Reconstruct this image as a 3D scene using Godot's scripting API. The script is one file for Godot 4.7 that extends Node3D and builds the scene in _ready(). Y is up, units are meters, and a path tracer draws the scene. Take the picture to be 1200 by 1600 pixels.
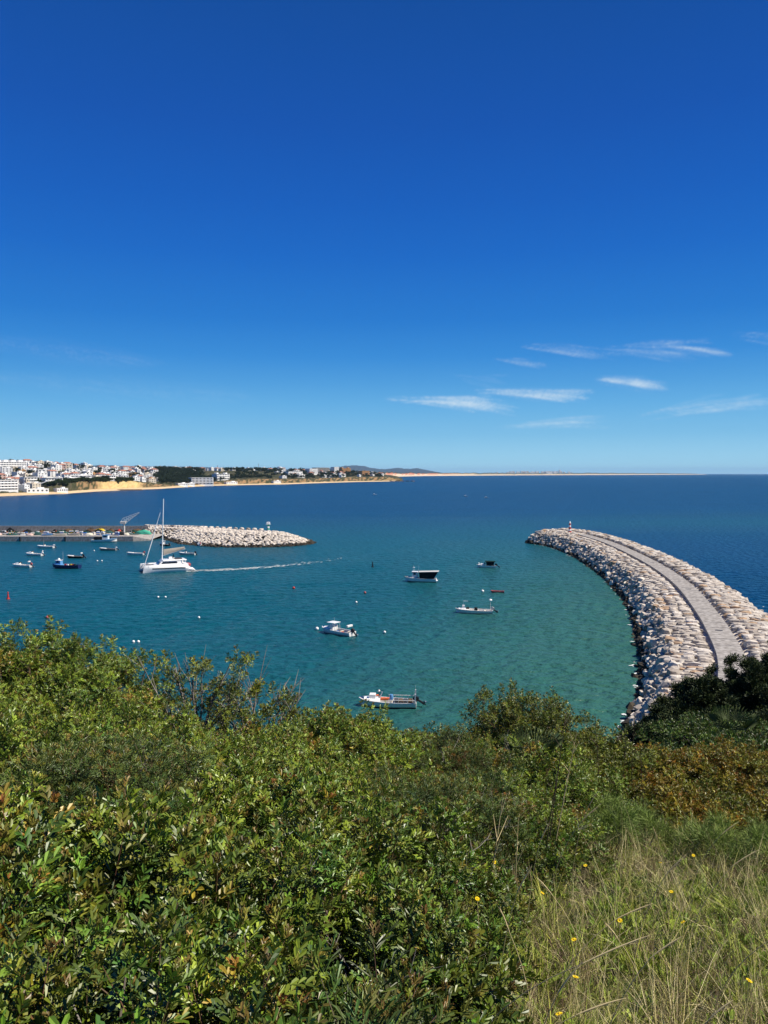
extends Node3D

# ------------------------------------------------------------------ mesh collector
class G:
	var v := PackedVector3Array()
	var n := PackedVector3Array()
	var c := PackedColorArray()
	var col := Color.WHITE

	func st(a: Vector3, b: Vector3, d: Vector3, na: Vector3, nb: Vector3, nd: Vector3) -> void:
		if (b - a).cross(d - a).dot(na + nb + nd) > 0.0:
			v.append(a); v.append(d); v.append(b)
			n.append(na); n.append(nd); n.append(nb)
		else:
			v.append(a); v.append(b); v.append(d)
			n.append(na); n.append(nb); n.append(nd)
		c.append(col); c.append(col); c.append(col)

	func tri(a: Vector3, b: Vector3, d: Vector3) -> void:
		var m := (b - a).cross(d - a).normalized()
		st(a, b, d, m, m, m)

	func quad(a: Vector3, b: Vector3, d: Vector3, e: Vector3) -> void:
		tri(a, b, d)
		tri(a, d, e)

	func box(at: Vector3, s: Vector3, bs := Basis()) -> void:
		var h := s * 0.5
		for ax in 3:
			for sg in [-1.0, 1.0]:
				var w := Vector3.ZERO; w[ax] = sg
				var u := Vector3.ZERO; u[(ax + 1) % 3] = 1.0
				var k := Vector3.ZERO; k[(ax + 2) % 3] = 1.0
				var o := at + bs * (w * h)
				var uu := bs * (u * h)
				var kk := bs * (k * h)
				var m: Vector3 = (bs * w).normalized()
				st(o - uu - kk, o + uu - kk, o + uu + kk, m, m, m)
				st(o - uu - kk, o + uu + kk, o - uu + kk, m, m, m)

	# tapered box: bottom size a (x,z), top size b (x,z), height h, top shifted by sh
	func frustum(at: Vector3, a: Vector2, b: Vector2, h: float, sh := Vector2.ZERO) -> void:
		var q := []
		for k in 8:
			var s: Vector2 = a if k < 4 else b
			var o := Vector2([-0.5, 0.5, 0.5, -0.5][k % 4] * s.x, [-0.5, -0.5, 0.5, 0.5][k % 4] * s.y)
			if k > 3: o += sh
			q.append(at + Vector3(o.x, 0.0 if k < 4 else h, o.y))
		var ce: Vector3 = at + Vector3(sh.x * 0.5, h * 0.5, sh.y * 0.5)
		for f in [[0, 1, 5, 4], [1, 2, 6, 5], [2, 3, 7, 6], [3, 0, 4, 7], [4, 5, 6, 7], [0, 1, 2, 3]]:
			face([q[f[0]], q[f[1]], q[f[2]], q[f[3]]], ce)

	func face(p: Array, away_from: Vector3) -> void:
		var m: Vector3 = (p[1] - p[0]).cross(p[2] - p[0]).normalized()
		if m.dot(p[0] - away_from) < 0.0: m = -m
		for i in range(1, p.size() - 1):
			st(p[0], p[i], p[i + 1], m, m, m)

	func tube(p: Array, r: Array, k := 6) -> void:
		var rings := []
		var side := Vector3.ZERO
		for i in p.size():
			var d: Vector3 = (p[mini(i + 1, p.size() - 1)] - p[maxi(i - 1, 0)]).normalized()
			if side == Vector3.ZERO or absf(side.dot(d)) > 0.95:
				side = d.cross(Vector3.UP if absf(d.y) < 0.9 else Vector3.RIGHT).normalized()
			side = (side - d * side.dot(d)).normalized()
			var up := d.cross(side)
			var ring := PackedVector3Array()
			for j in k:
				var a := TAU * j / k
				ring.append(p[i] + (side * cos(a) + up * sin(a)) * r[i])
			rings.append(ring)
		loft(rings, true, true)

	func loft(rings: Array, closed := true, caps := true) -> void:
		var nr := rings.size()
		var k: int = rings[0].size()
		var cen := []
		for ring in rings:
			var s := Vector3.ZERO
			for q in ring: s += q
			cen.append(s / k)
		var nn := []
		for i in nr:
			var row := PackedVector3Array()
			for j in k:
				var ja := (j + k - 1) % k if closed else maxi(j - 1, 0)
				var jb := (j + 1) % k if closed else mini(j + 1, k - 1)
				var du: Vector3 = rings[mini(i + 1, nr - 1)][j] - rings[maxi(i - 1, 0)][j]
				var dv: Vector3 = rings[i][jb] - rings[i][ja]
				var m := du.cross(dv)
				if m.length_squared() < 1e-14: m = rings[i][j] - cen[i] + Vector3(0, 1e-4, 0)
				m = m.normalized()
				if m.dot(rings[i][j] - cen[i]) < 0.0: m = -m
				row.append(m)
			nn.append(row)
		for i in nr - 1:
			for j in (k if closed else k - 1):
				var b := (j + 1) % k
				st(rings[i][j], rings[i + 1][j], rings[i + 1][b], nn[i][j], nn[i + 1][j], nn[i + 1][b])
				st(rings[i][j], rings[i + 1][b], rings[i][b], nn[i][j], nn[i + 1][b], nn[i][b])
		if caps:
			var mid: Vector3 = (cen[0] + cen[nr - 1]) * 0.5
			for e in [0, nr - 1]:
				var m: Vector3 = (rings[e][1] - rings[e][0]).cross(rings[e][k / 2] - rings[e][0]).normalized()
				if m.dot(cen[e] - mid) < 0.0: m = -m
				for j in range(k if closed else k - 1):
					st(cen[e], rings[e][j], rings[e][(j + 1) % k], m, m, m)

	# profile: Vector2(radius, height) from bottom to top
	func lathe(profile: Array, k := 10, at := Vector3.ZERO) -> void:
		var rings := []
		for p in profile:
			var ring := PackedVector3Array()
			for j in k:
				var a := TAU * j / k
				ring.append(at + Vector3(cos(a) * p.x, p.y, sin(a) * p.x))
			rings.append(ring)
		loft(rings, true, true)

	func ball(at: Vector3, r: Vector3, k := 8, m := 5) -> void:
		var rings := []
		for i in m + 1:
			var a := PI * i / m
			var ring := PackedVector3Array()
			for j in k:
				var b := TAU * j / k
				ring.append(at + Vector3(sin(a) * cos(b) * r.x + 1e-4 * cos(b), -cos(a) * r.y, sin(a) * sin(b) * r.z + 1e-4 * sin(b)))
			rings.append(ring)
		loft(rings, true, false)

	func mesh() -> ArrayMesh:
		var a := []
		a.resize(Mesh.ARRAY_MAX)
		a[Mesh.ARRAY_VERTEX] = v
		a[Mesh.ARRAY_NORMAL] = n
		a[Mesh.ARRAY_COLOR] = c
		var m := ArrayMesh.new()
		m.add_surface_from_arrays(Mesh.PRIMITIVE_TRIANGLES, a)
		return m


# ------------------------------------------------------------------ nodes
var counts := {}
var M := {}
var rng := RandomNumberGenerator.new()
var nz := FastNoiseLite.new()

func numbered(called: String) -> String:
	var k: int = counts.get(called, 0)
	counts[called] = k + 1
	return called if k == 0 else "%s_%03d" % [called, k]

func tag(o: Node, label: String, category: String, group := "") -> Node:
	o.set_meta("label", label)
	o.set_meta("category", category)
	if group: o.set_meta("group", group)
	return o

func thing(called: String, label: String, category: String, at := Vector3.ZERO, turn := 0.0, group := "") -> Node3D:
	var o := Node3D.new()
	o.name = numbered(called)
	add_child(o)
	o.position = at
	o.rotation.y = turn
	tag(o, label, category, group)
	return o

func put(called: String, shape, m: Material, parent: Node = null, at := Vector3.ZERO, bs := Basis()) -> MeshInstance3D:
	var o := MeshInstance3D.new()
	o.mesh = shape.mesh() if shape is G else shape
	o.material_override = m
	o.transform = Transform3D(bs, at)
	if parent == null:
		o.name = numbered(called)
		add_child(o)
	else:
		o.name = called
		parent.add_child(o, true)
	return o

func struct(called: String, shape, m: Material, at := Vector3.ZERO) -> MeshInstance3D:
	var o := put(called, shape, m, null, at)
	o.set_meta("kind", "structure")
	return o

func copy(o: Node3D, label := "", group := "") -> Node3D:
	var r: Node3D = o.duplicate()
	r.name = numbered(String(o.name).rstrip("0123456789").trim_suffix("_"))
	add_child(r)
	if label: r.set_meta("label", label)
	if group: r.set_meta("group", group)
	return r

func scatter(called: String, mesh: Mesh, m: Material, where: Array, tints: Array, parent: Node = null) -> MultiMeshInstance3D:
	var mm := MultiMesh.new()
	mm.transform_format = MultiMesh.TRANSFORM_3D
	mm.use_colors = true
	mm.mesh = mesh
	mm.instance_count = where.size()
	var b := PackedFloat32Array()
	b.resize(where.size() * 16)
	for i in where.size():
		var t: Transform3D = where[i]
		var q: Color = tints[i]
		var k := i * 16
		for r in 3:
			b[k + r * 4] = t.basis.x[r]
			b[k + r * 4 + 1] = t.basis.y[r]
			b[k + r * 4 + 2] = t.basis.z[r]
			b[k + r * 4 + 3] = t.origin[r]
		b[k + 12] = q.r; b[k + 13] = q.g; b[k + 14] = q.b; b[k + 15] = 1.0
	mm.buffer = b
	var o := MultiMeshInstance3D.new()
	o.multimesh = mm
	o.material_override = m
	o.set_meta("kind", "stuff")
	if parent == null:
		o.name = numbered(called)
		add_child(o)
	else:
		o.name = called
		parent.add_child(o, true)
	return o

func lin(r: float, g: float, b: float) -> Color:
	return Color(r, g, b).linear_to_srgb()

# a plain material; colour as a linear base colour
func mat(key: String, c: Color, rough := 0.7, spec := 0.5, metal := 0.0) -> StandardMaterial3D:
	var m := StandardMaterial3D.new()
	m.resource_name = key
	m.albedo_color = c.linear_to_srgb()
	m.roughness = rough
	m.metallic_specular = spec
	m.metallic = metal
	M[key] = m
	return m

# vertex and instance colours as base colour
func vmat(key: String, rough := 0.8, spec := 0.5) -> StandardMaterial3D:
	var m := mat(key, Color.WHITE, rough, spec)
	m.vertex_color_use_as_albedo = true
	return m

func noise_tex(freq: float, oct: int, lo: Color, hi: Color, size := 512, sd := 1) -> NoiseTexture2D:
	var f := FastNoiseLite.new()
	f.seed = sd
	f.frequency = freq
	f.fractal_octaves = oct
	var t := NoiseTexture2D.new()
	t.width = size; t.height = size
	t.seamless = true
	t.noise = f
	var g := Gradient.new()
	g.set_color(0, lo); g.set_color(1, hi)
	t.color_ramp = g
	return t

func pick(a: Array): return a[rng.randi() % a.size()]

func rd(a: float, b: float) -> float: return rng.randf_range(a, b)

func curve_at(t: Array, x: float) -> float:      # piecewise linear through [x, y] rows
	if x <= t[0][0]: return t[0][1]
	for i in range(1, t.size()):
		if x <= t[i][0]:
			return lerpf(t[i - 1][1], t[i][1], (x - t[i - 1][0]) / (t[i][0] - t[i - 1][0]))
	return t[-1][1]

func spline(p: Array, per := 8) -> Array:
	var out := []
	for i in p.size() - 1:
		var a = p[maxi(i - 1, 0)]; var b = p[i]; var c = p[i + 1]; var d = p[mini(i + 2, p.size() - 1)]
		for k in per:
			out.append(b.cubic_interpolate(c, a, d, float(k) / per))
	out.append(p[-1])
	return out

# ------------------------------------------------------------------ light and air
func _camera_and_light() -> void:
	var cam := Camera3D.new()
	cam.name = "camera"
	cam.fov = 67.3
	cam.near = 0.1
	cam.far = 90000.0
	add_child(cam)
	cam.position = Vector3(0, 27, 0)
	cam.rotation_degrees = Vector3(-2.86, 0, 0)
	cam.current = true
	var env := Environment.new()
	env.tonemap_mode = Environment.TONE_MAPPER_LINEAR
	env.tonemap_exposure = 1.32
	env.background_mode = Environment.BG_SKY
	env.sdfgi_enabled = true
	env.ssao_enabled = true
	env.ssil_enabled = true
	env.fog_enabled = true
	env.fog_density = 0.000022
	env.fog_light_color = Color(0.66, 0.84, 1.0)
	var sm := PanoramaSkyMaterial.new()
	sm.panorama = ImageTexture.create_from_image(_sky_image())
	var sky := Sky.new()
	sky.sky_material = sm
	env.sky = sky
	env.background_energy_multiplier = 0.765
	var we := WorldEnvironment.new()
	we.name = "world_environment"
	we.environment = env
	add_child(we)
	var sun := DirectionalLight3D.new()
	sun.name = "sun"
	var az := deg_to_rad(98.0)
	var el := deg_to_rad(52.0)
	var to_sun := Vector3(sin(az) * cos(el), sin(el), -cos(az) * cos(el))
	sun.basis = Basis.looking_at(-to_sun)
	sun.light_energy = 1.6
	sun.light_color = Color(1.0, 0.965, 0.91)
	sun.light_angular_distance = 0.5
	sun.shadow_enabled = true
	add_child(sun)

const SKY := [[0.0, 0xb2e2f7], [0.8, 0xa2d8f1], [2.85, 0x7fc0e8], [5.0, 0x65afe4], [6.6, 0x519fde], [8.5, 0x3a8dd8], [11.1, 0x297bcf], [15.5, 0x1d69c5], [19.0, 0x195fbc], [23.7, 0x1755af], [31.0, 0x144d9d], [45.0, 0x0e3f88], [90.0, 0x0b3270]]

func _sky_image() -> Image:
	var w := 4096
	var h := 2048
	var im := Image.create(w, h, false, Image.FORMAT_RGBF)
	var rows := []
	for y in h:
		var el := 90.0 - (y + 0.5) * 180.0 / h
		var c := Color.hex((SKY[0][1] << 8) | 255).srgb_to_linear()
		for i in range(1, SKY.size()):
			var a: float = SKY[i - 1][0]
			var b: float = SKY[i][0]
			if el > a and el <= b:
				var t := (el - a) / (b - a)
				c = Color.hex((SKY[i - 1][1] << 8) | 255).srgb_to_linear().lerp(Color.hex((SKY[i][1] << 8) | 255).srgb_to_linear(), t)
		rows.append(c)
		im.fill_rect(Rect2i(0, y, w, 1), c)
	# cirrus: each streak is azimuth, elevation, half length, half width (degrees), tilt, curl, strength
	var streaks := [[-24.0, 8.4, 9.0, 0.9, -0.08, 0.0, 0.05], [-20.0, 6.0, 12.0, 1.1, -0.05, 0.0, 0.04]]
	rng.seed = 5
	# each cloud: left and right end (azimuth, elevation), depth of its head, strength; combed out of thin fibres
	var combs := [[-0.2, 5.65, 10.4, 4.9, 0.62, 1.0, 30], [3.5, 5.6, 10.6, 4.75, 0.5, 0.9, 16], [6.4, 6.15, 15.2, 5.35, 0.42, 1.0, 26], [11.0, 6.0, 15.4, 5.5, 0.35, 0.9, 12], [15.0, 6.75, 20.6, 6.0, 0.45, 1.0, 24], [8.0, 3.45, 16.8, 3.9, 0.5, 0.62, 18],
		[17.8, 3.95, 27.5, 5.0, 0.6, 0.62, 22], [22.0, 4.3, 33.0, 5.4, 0.5, 0.5, 14], [7.8, 8.4, 12.6, 7.5, 0.3, 0.5, 8], [9.8, 9.2, 17.6, 7.9, 0.5, 0.5, 16], [15.0, 9.0, 23.0, 8.2, 1.0, 0.42, 22], [19.5, 8.9, 24.6, 8.0, 0.5, 0.7, 14], [24.0, 9.4, 31.0, 8.2, 0.6, 0.5, 14], [4.5, 7.2, 9.5, 6.4, 0.4, 0.35, 8]]
	for k in 18:
		var az := rd(40, 318)
		combs.append([az, rd(3, 13), az + rd(5, 11), rd(3, 13), rd(0.3, 0.7), rd(0.4, 0.9), 12])
	for e in combs:
		for k in int(e[6]):
			var t0 := rd(0.0, 0.55) if rng.randf() < 0.75 else 0.0
			var t1 := rd(maxf(t0 + 0.25, 0.6), 1.0)
			var off: float = rng.randfn(0.0, 0.55) * e[4]
			var a0 := lerpf(e[0], e[2], t0)
			var a1 := lerpf(e[0], e[2], t1)
			var e0: float = lerpf(e[1], e[3], t0) + off * 0.35
			var e1: float = lerpf(e[1], e[3], t1) + off
			streaks.append([(a0 + a1) * 0.5, (e0 + e1) * 0.5, (a1 - a0) * 0.5, rd(0.05, 0.15), (e1 - e0) / (a1 - a0), rd(0.0, 0.016), e[5] * rd(0.06, 0.26)])
	nz.seed = 3
	nz.frequency = 1.0
	nz.fractal_octaves = 4
	var white := Color(0.70, 0.82, 0.90)
	for s in streaks:
		var x0 := int((s[0] - s[2]) * w / 360.0)
		var x1 := int((s[0] + s[2]) * w / 360.0)
		var reach: float = s[3] * 2.2 + absf(s[4]) * s[2] + absf(s[5]) * s[2] * s[2]
		var y0 := int((90.0 - s[1] - reach) * h / 180.0)
		var y1 := int((90.0 - s[1] + reach) * h / 180.0)
		for x in range(x0, x1):
			var u: float = (x + 0.5) * 360.0 / w - s[0]
			var along: float = u / s[2]
			var thick: float = s[3] * (1.0 - along * along) * (0.75 + 0.5 * along) + 0.02
			for y in range(y0, y1):
				var vv: float = 90.0 - (y + 0.5) * 180.0 / h - s[1] - s[4] * u + s[5] * u * u
				var q: float = absf(vv) / maxf(thick, 0.01)
				if q > 2.0: continue
				var fib := nz.get_noise_3d(u * 0.5 + s[0], (vv + 0.10 * u) * 6.5, s[0] * 3.0)
				var a: float = s[6] * (0.22 * exp(-q * q * 0.9) + exp(-q * q * 1.8) * clampf(0.35 + 1.5 * fib + 1.5 * nz.get_noise_3d(u * 0.8 + s[0] * 2.0, (vv + 0.16 * u) * 17.0, s[0]), 0.0, 1.5)) * smoothstep(1.0, 0.7, absf(along))
				if a < 0.004: continue
				var px := posmod(x, w)
				im.set_pixel(px, y, im.get_pixel(px, y).lerp(white, minf(a, 0.8)))
	return im

# ------------------------------------------------------------------ materials
func _materials() -> void:
	var sea := vmat("sea_water", 0.28, 0.165)
	sea.normal_enabled = true
	var f := FastNoiseLite.new()
	f.seed = 11
	f.frequency = 0.016
	f.fractal_octaves = 5
	f.fractal_gain = 0.55
	var t := NoiseTexture2D.new()
	t.width = 1024; t.height = 1024
	t.seamless = true
	t.noise = f
	t.as_normal_map = true
	t.bump_strength = 9.0
	sea.normal_texture = t
	sea.normal_scale = 1.4
	vmat("foam", 0.9, 0.3)
	var rock := vmat("rock", 0.85, 0.35)
	rock.albedo_texture = noise_tex(0.02, 5, Color(0.78, 0.75, 0.72), Color(1, 1, 1), 512, 4)
	rock.uv1_triplanar = true
	rock.uv1_scale = Vector3(0.31, 0.31, 0.31)
	mat("rock_core", Color(0.58, 0.52, 0.45), 0.95, 0.2)
	var con := mat("concrete", Color(0.47, 0.445, 0.415), 0.9, 0.3)
	con.albedo_texture = noise_tex(0.012, 5, Color(0.66, 0.65, 0.64), Color(1, 1, 1), 512, 9)
	con.uv1_triplanar = true
	con.uv1_world_triplanar = true
	con.uv1_scale = Vector3(0.17, 0.17, 0.17)
	vmat("terrain", 0.95, 0.2)
	vmat("coast", 0.95, 0.2)
	for k in ["leaf", "blade", "needle"]:
		var m := vmat(k, 0.42 if k == "leaf" else 0.6, 0.5 if k == "leaf" else 0.35)
		m.backlight_enabled = true
		m.backlight = Color(0.26, 0.32, 0.12) if k != "needle" else Color(0.2, 0.22, 0.12)
	mat("bark", Color(0.13, 0.11, 0.09), 0.9, 0.2)
	mat("grey_bark", Color(0.22, 0.20, 0.18), 0.9, 0.2)
	mat("gel_white", Color(0.80, 0.80, 0.78), 0.28, 0.5)
	mat("white_paint", Color(0.74, 0.74, 0.71), 0.5, 0.5)
	mat("dirty_white", Color(0.55, 0.54, 0.50), 0.6, 0.4)
	mat("cream", Color(0.66, 0.60, 0.48), 0.6, 0.4)
	mat("navy", Color(0.012, 0.02, 0.09), 0.35, 0.5)
	mat("sky_blue", Color(0.12, 0.32, 0.60), 0.5, 0.5)
	mat("blue", Color(0.03, 0.13, 0.42), 0.6, 0.4)
	mat("red", Color(0.45, 0.035, 0.025), 0.5, 0.5)
	mat("orange", Color(0.62, 0.13, 0.03), 0.55, 0.5)
	mat("pink_red", Color(0.42, 0.10, 0.10), 0.6, 0.4)
	mat("black", Color(0.012, 0.012, 0.013), 0.45, 0.5)
	mat("dark_grey", Color(0.05, 0.05, 0.055), 0.6, 0.4)
	mat("grey", Color(0.20, 0.20, 0.20), 0.6, 0.4)
	mat("steel", Color(0.55, 0.55, 0.55), 0.35, 0.5, 0.8)
	mat("wood", Color(0.20, 0.13, 0.07), 0.75, 0.3)
	mat("canvas", Color(0.42, 0.37, 0.30), 0.9, 0.2)
	mat("green_tarp", Color(0.06, 0.36, 0.24), 0.6, 0.3)
	mat("yellow", Color(0.65, 0.45, 0.03), 0.6, 0.4)
	mat("net_green", Color(0.018, 0.045, 0.035), 0.95, 0.2)
	mat("net_black", Color(0.015, 0.017, 0.018), 0.95, 0.2)
	mat("net_teal", Color(0.035, 0.085, 0.08), 0.95, 0.2)
	mat("net_brown", Color(0.12, 0.08, 0.05), 0.95, 0.2)
	mat("dark_glass", Color(0.015, 0.02, 0.025), 0.08, 0.5)
	mat("wall_white", Color(0.78, 0.77, 0.74), 0.85, 0.3)
	mat("wall_cream", Color(0.66, 0.58, 0.46), 0.85, 0.3)
	mat("wall_pink", Color(0.58, 0.42, 0.36), 0.85, 0.3)
	mat("wall_ochre", Color(0.50, 0.29, 0.13), 0.85, 0.3)
	mat("wall_grey", Color(0.34, 0.33, 0.31), 0.85, 0.3)
	mat("roof_tile", Color(0.36, 0.17, 0.12), 0.85, 0.3)
	mat("roof_white", Color(0.68, 0.67, 0.65), 0.85, 0.3)
	mat("window_dark", Color(0.04, 0.045, 0.05), 0.3, 0.5)
	mat("skin", Color(0.45, 0.27, 0.19), 0.6, 0.4)
	mat("flower", Color(0.75, 0.55, 0.01), 0.6, 0.3)
	mat("straw", Color(0.56, 0.46, 0.24), 0.7, 0.3)
	mat("dead_stalk", Color(0.075, 0.058, 0.042), 0.85, 0.2)
	mat("mountain", Color(0.06, 0.065, 0.05), 0.95, 0.2)

# ------------------------------------------------------------------ the setting
const MOLE := [Vector2(22, -48), Vector2(29, -62), Vector2(36, -78), Vector2(40.8, -89), Vector2(44.7, -100), Vector2(51.2, -121), Vector2(59.9, -154), Vector2(66.5, -192), Vector2(71.5, -240), Vector2(72, -274), Vector2(70, -290), Vector2(66, -299)]
var mole := []

func mole_x(f: float) -> float:
	for i in range(1, mole.size()):
		if -mole[i].y >= f: return mole[i].x
	return mole[-1].x

func ground(x: float, f: float) -> float:
	var g := 25.35 - 0.25 * f
	if x < 0.0: g += 0.05 * minf(-x, 14.0)
	else: g -= 0.015 * minf(x, 5.0) * clampf(f, 0.0, 12.0)
	var brow := lerpf(11.0, 14.0, smoothstep(4.0, 9.0, x))
	if f > brow: g -= lerpf(0.022, 0.006, smoothstep(4.0, 9.0, x)) * (f - brow) * (f - brow)
	if f < 0.0: g = lerpf(g, 25.6, clampf(-f / 4.0, 0, 1))
	g = maxf(g, 9.0 - Vector2(x - 46, f - 57).length() * 0.32)
	nz.frequency = 1.0
	g += 0.10 * nz.get_noise_2d(x * 0.45, f * 0.45) + (0.9 * nz.get_noise_2d(x * 0.06 + 40, f * 0.06) if f > 16.0 else 0.0)
	return maxf(g, -6.0)

func water_colour(x: float, z: float) -> Color:
	var f := -z
	var deep := Color(0.003, 0.038, 0.100)
	var harbour := Color(0.008, 0.076, 0.100)
	var green := Color(0.034, 0.112, 0.084)
	var off := smoothstep(230.0, 560.0, f - x * 0.25)
	var mx := mole_x(f)
	if f < 520.0: off = maxf(off, smoothstep(-6.0, 16.0, x - mx) * smoothstep(520.0, 290.0, f))
	var c := harbour.lerp(deep, off)
	var left := smoothstep(-10.0, -110.0, x) * (1.0 - off)
	c = c.lerp(Color(0.006, 0.068, 0.104), left)
	if f < 330.0 and x < mx:
		var d := (mx - 10.0 - x)
		var s := smoothstep(62.0, 2.0, d) * smoothstep(330.0, 120.0, f)
		c = c.lerp(green, s * 0.95)
	# wind lanes and drifting patches of clearer water
	nz.frequency = 1.0
	var lane := nz.get_noise_2d(x * 0.0016 + 3.0, log(maxf(f, 20.0)) * 9.0)
	var patch := nz.get_noise_2d(x * 0.03, z * 0.045)
	return c * (1.0 + 0.30 * lane * smoothstep(150.0, 700.0, f) + 0.10 * patch)

var ripples := []

func ripple(x: float, z: float) -> Vector3:      # height and slopes of the wind waves
	var h := 0.0
	var dx := 0.0
	var dz := 0.0
	for w in ripples:
		var p: float = w[0] * x + w[1] * z + w[3]
		h += w[2] * sin(p)
		var c: float = w[2] * cos(p)
		dx += w[0] * c
		dz += w[1] * c
	return Vector3(h, dx, dz)

func _sea() -> void:
	rng.seed = 41
	for k in 13:
		var l := 0.95 * pow(1.17, k)
		var a := deg_to_rad(72.0 + rng.randfn(0.0, 26.0))
		ripples.append([cos(a) * TAU / l, sin(a) * TAU / l, 0.0095 * pow(l, 0.85), rd(0, TAU)])
	var cols := []
	var a := -180.0
	while a < 180.001:
		cols.append(deg_to_rad(a))
		a += 0.16 if absf(a + 1.0) < 30.0 else 3.0
	var rows := [0.5, 20.0, 40.0]
	for i in 801:
		rows.append(1.0 / lerpf(1.0 / 72.0, 1.0 / 40000.0, i / 800.0))
	var v := PackedVector3Array()
	var n := PackedVector3Array()
	var uv := PackedVector2Array()
	var c := PackedColorArray()
	var near := PackedInt32Array()
	var k := cols.size()
	for r in rows:
		var step: float = r * r / 72.0 / 800.0
		var live := smoothstep(1.6, 0.5, step) if r > 60.0 else 0.0
		for b in cols:
			var p := Vector3(sin(b) * r, 0, -cos(b) * r)
			if live > 0.0 and absf(b) < 0.53:
				var patchy := 0.72 + 0.5 * nz.get_noise_2d(p.x * 0.035 + 9.0, p.z * 0.05)
				var q := ripple(p.x, p.z) * live * patchy
				p.y = q.x
				n.append(Vector3(-q.y, 1, -q.z).normalized())
			else:
				n.append(Vector3.UP)
			v.append(p)
			uv.append(Vector2(p.x / 52.0 + p.z / 190.0, p.z / 34.0))
			c.append(water_colour(p.x, p.z))
	for i in rows.size() - 1:
		for j in k - 1:
			var o := i * k + j
			near.append_array([o, o + k, o + k + 1, o, o + k + 1, o + 1])
	var arr := []
	arr.resize(Mesh.ARRAY_MAX)
	arr[Mesh.ARRAY_VERTEX] = v
	arr[Mesh.ARRAY_NORMAL] = n
	arr[Mesh.ARRAY_TEX_UV] = uv
	arr[Mesh.ARRAY_COLOR] = c
	arr[Mesh.ARRAY_INDEX] = near
	var m := ArrayMesh.new()
	m.add_surface_from_arrays(Mesh.PRIMITIVE_TRIANGLES, arr)
	struct("sea", m, M.sea_water)

# a grid of points with smooth normals and colours
func sheet(p: Array, c: Array) -> ArrayMesh:
	var v := PackedVector3Array()
	var n := PackedVector3Array()
	var cc := PackedColorArray()
	var idx := PackedInt32Array()
	var nr := p.size()
	var k: int = p[0].size()
	for i in nr:
		for j in k:
			v.append(p[i][j])
			cc.append(c[i][j])
			var du: Vector3 = p[mini(i + 1, nr - 1)][j] - p[maxi(i - 1, 0)][j]
			var dv: Vector3 = p[i][mini(j + 1, k - 1)] - p[i][maxi(j - 1, 0)]
			var m := du.cross(dv).normalized()
			n.append(m if m.y >= 0.0 else -m)
	for i in nr - 1:
		for j in k - 1:
			var o := i * k + j
			idx.append_array([o, o + k, o + k + 1, o, o + k + 1, o + 1])
	var arr := []
	arr.resize(Mesh.ARRAY_MAX)
	arr[Mesh.ARRAY_VERTEX] = v
	arr[Mesh.ARRAY_NORMAL] = n
	arr[Mesh.ARRAY_COLOR] = cc
	arr[Mesh.ARRAY_INDEX] = idx
	var m := ArrayMesh.new()
	m.add_surface_from_arrays(Mesh.PRIMITIVE_TRIANGLES, arr)
	return m

func _hillside() -> void:
	var p := []
	var c := []
	for i in 125:
		var f := -28.0 + i
		var row := PackedVector3Array()
		var cr := PackedColorArray()
		for j in 161:
			var x := -80.0 + j
			row.append(Vector3(x, ground(x, f), -f))
			var q := nz.get_noise_2d(x * 1.7, f * 1.7)
			cr.append(Color(0.075, 0.060, 0.038).lerp(Color(0.045, 0.055, 0.02), clampf(0.5 + q, 0, 1)))
		p.append(row)
		c.append(cr)
	struct("hillside_ground", sheet(p, c), M.terrain)

# ---- the coast across the bay: q = x / f (f = distance northwards along -z), u = metres inland of the waterline
const SHORE := [[-1.1, 700.0], [-0.8, 760.0], [-0.6, 850.0], [-0.499, 905.0], [-0.416, 1015.0], [-0.374, 1150.0], [-0.291, 1354.0], [-0.225, 1690.0], [-0.125, 1930.0], [-0.033, 2480.0], [0.03, 2720.0]]
const CLIFF := [[-0.6, 6.0], [-0.47, 6.0], [-0.44, 9.0], [-0.41, 14.0], [-0.374, 14.5], [-0.325, 13.5], [-0.300, 9.0], [-0.28, 5.0], [-0.24, 5.0], [-0.215, 9.0], [-0.17, 14.0], [-0.125, 12.0], [-0.08, 13.0], [-0.03, 15.0], [0.005, 15.0], [0.02, 10.0]]
const RIDGE := [[-0.8, 46.0], [-0.499, 44.0], [-0.40, 38.0], [-0.33, 35.0], [-0.25, 33.0], [-0.20, 36.0], [-0.125, 35.0], [-0.06, 33.0], [-0.02, 27.0], [0.005, 20.0], [0.02, 12.0]]

func coast_height(q: float, u: float) -> float:
	nz.frequency = 1.0
	var ragged := 10.0 * nz.get_noise_2d(q * 160.0, 7.0) + 4.0 * nz.get_noise_2d(q * 700.0, u * 0.05)
	var h := lerpf(-1.0, 3.0, clampf(u / 34.0, 0, 1)) if u > 0.0 else -1.0 + u * 0.1
	var hc := curve_at(CLIFF, q)
	h += (hc - 3.0) * smoothstep(36.0 + ragged, 62.0 + ragged, u)
	h += maxf(curve_at(RIDGE, q) - hc, 0.0) * smoothstep(60.0, 480.0, u)
	if u > 60.0: h += 2.5 * nz.get_noise_2d(q * 60.0, u * 0.012)
	h -= maxf(u - 1500.0, 0.0) * 0.01
	return lerpf(h, -4.0, smoothstep(0.016, 0.028, q))

func coast_at(q: float, u: float) -> Vector3:
	var f := curve_at(SHORE, q) + u
	return Vector3(q * f, coast_height(q, u), -f)

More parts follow.
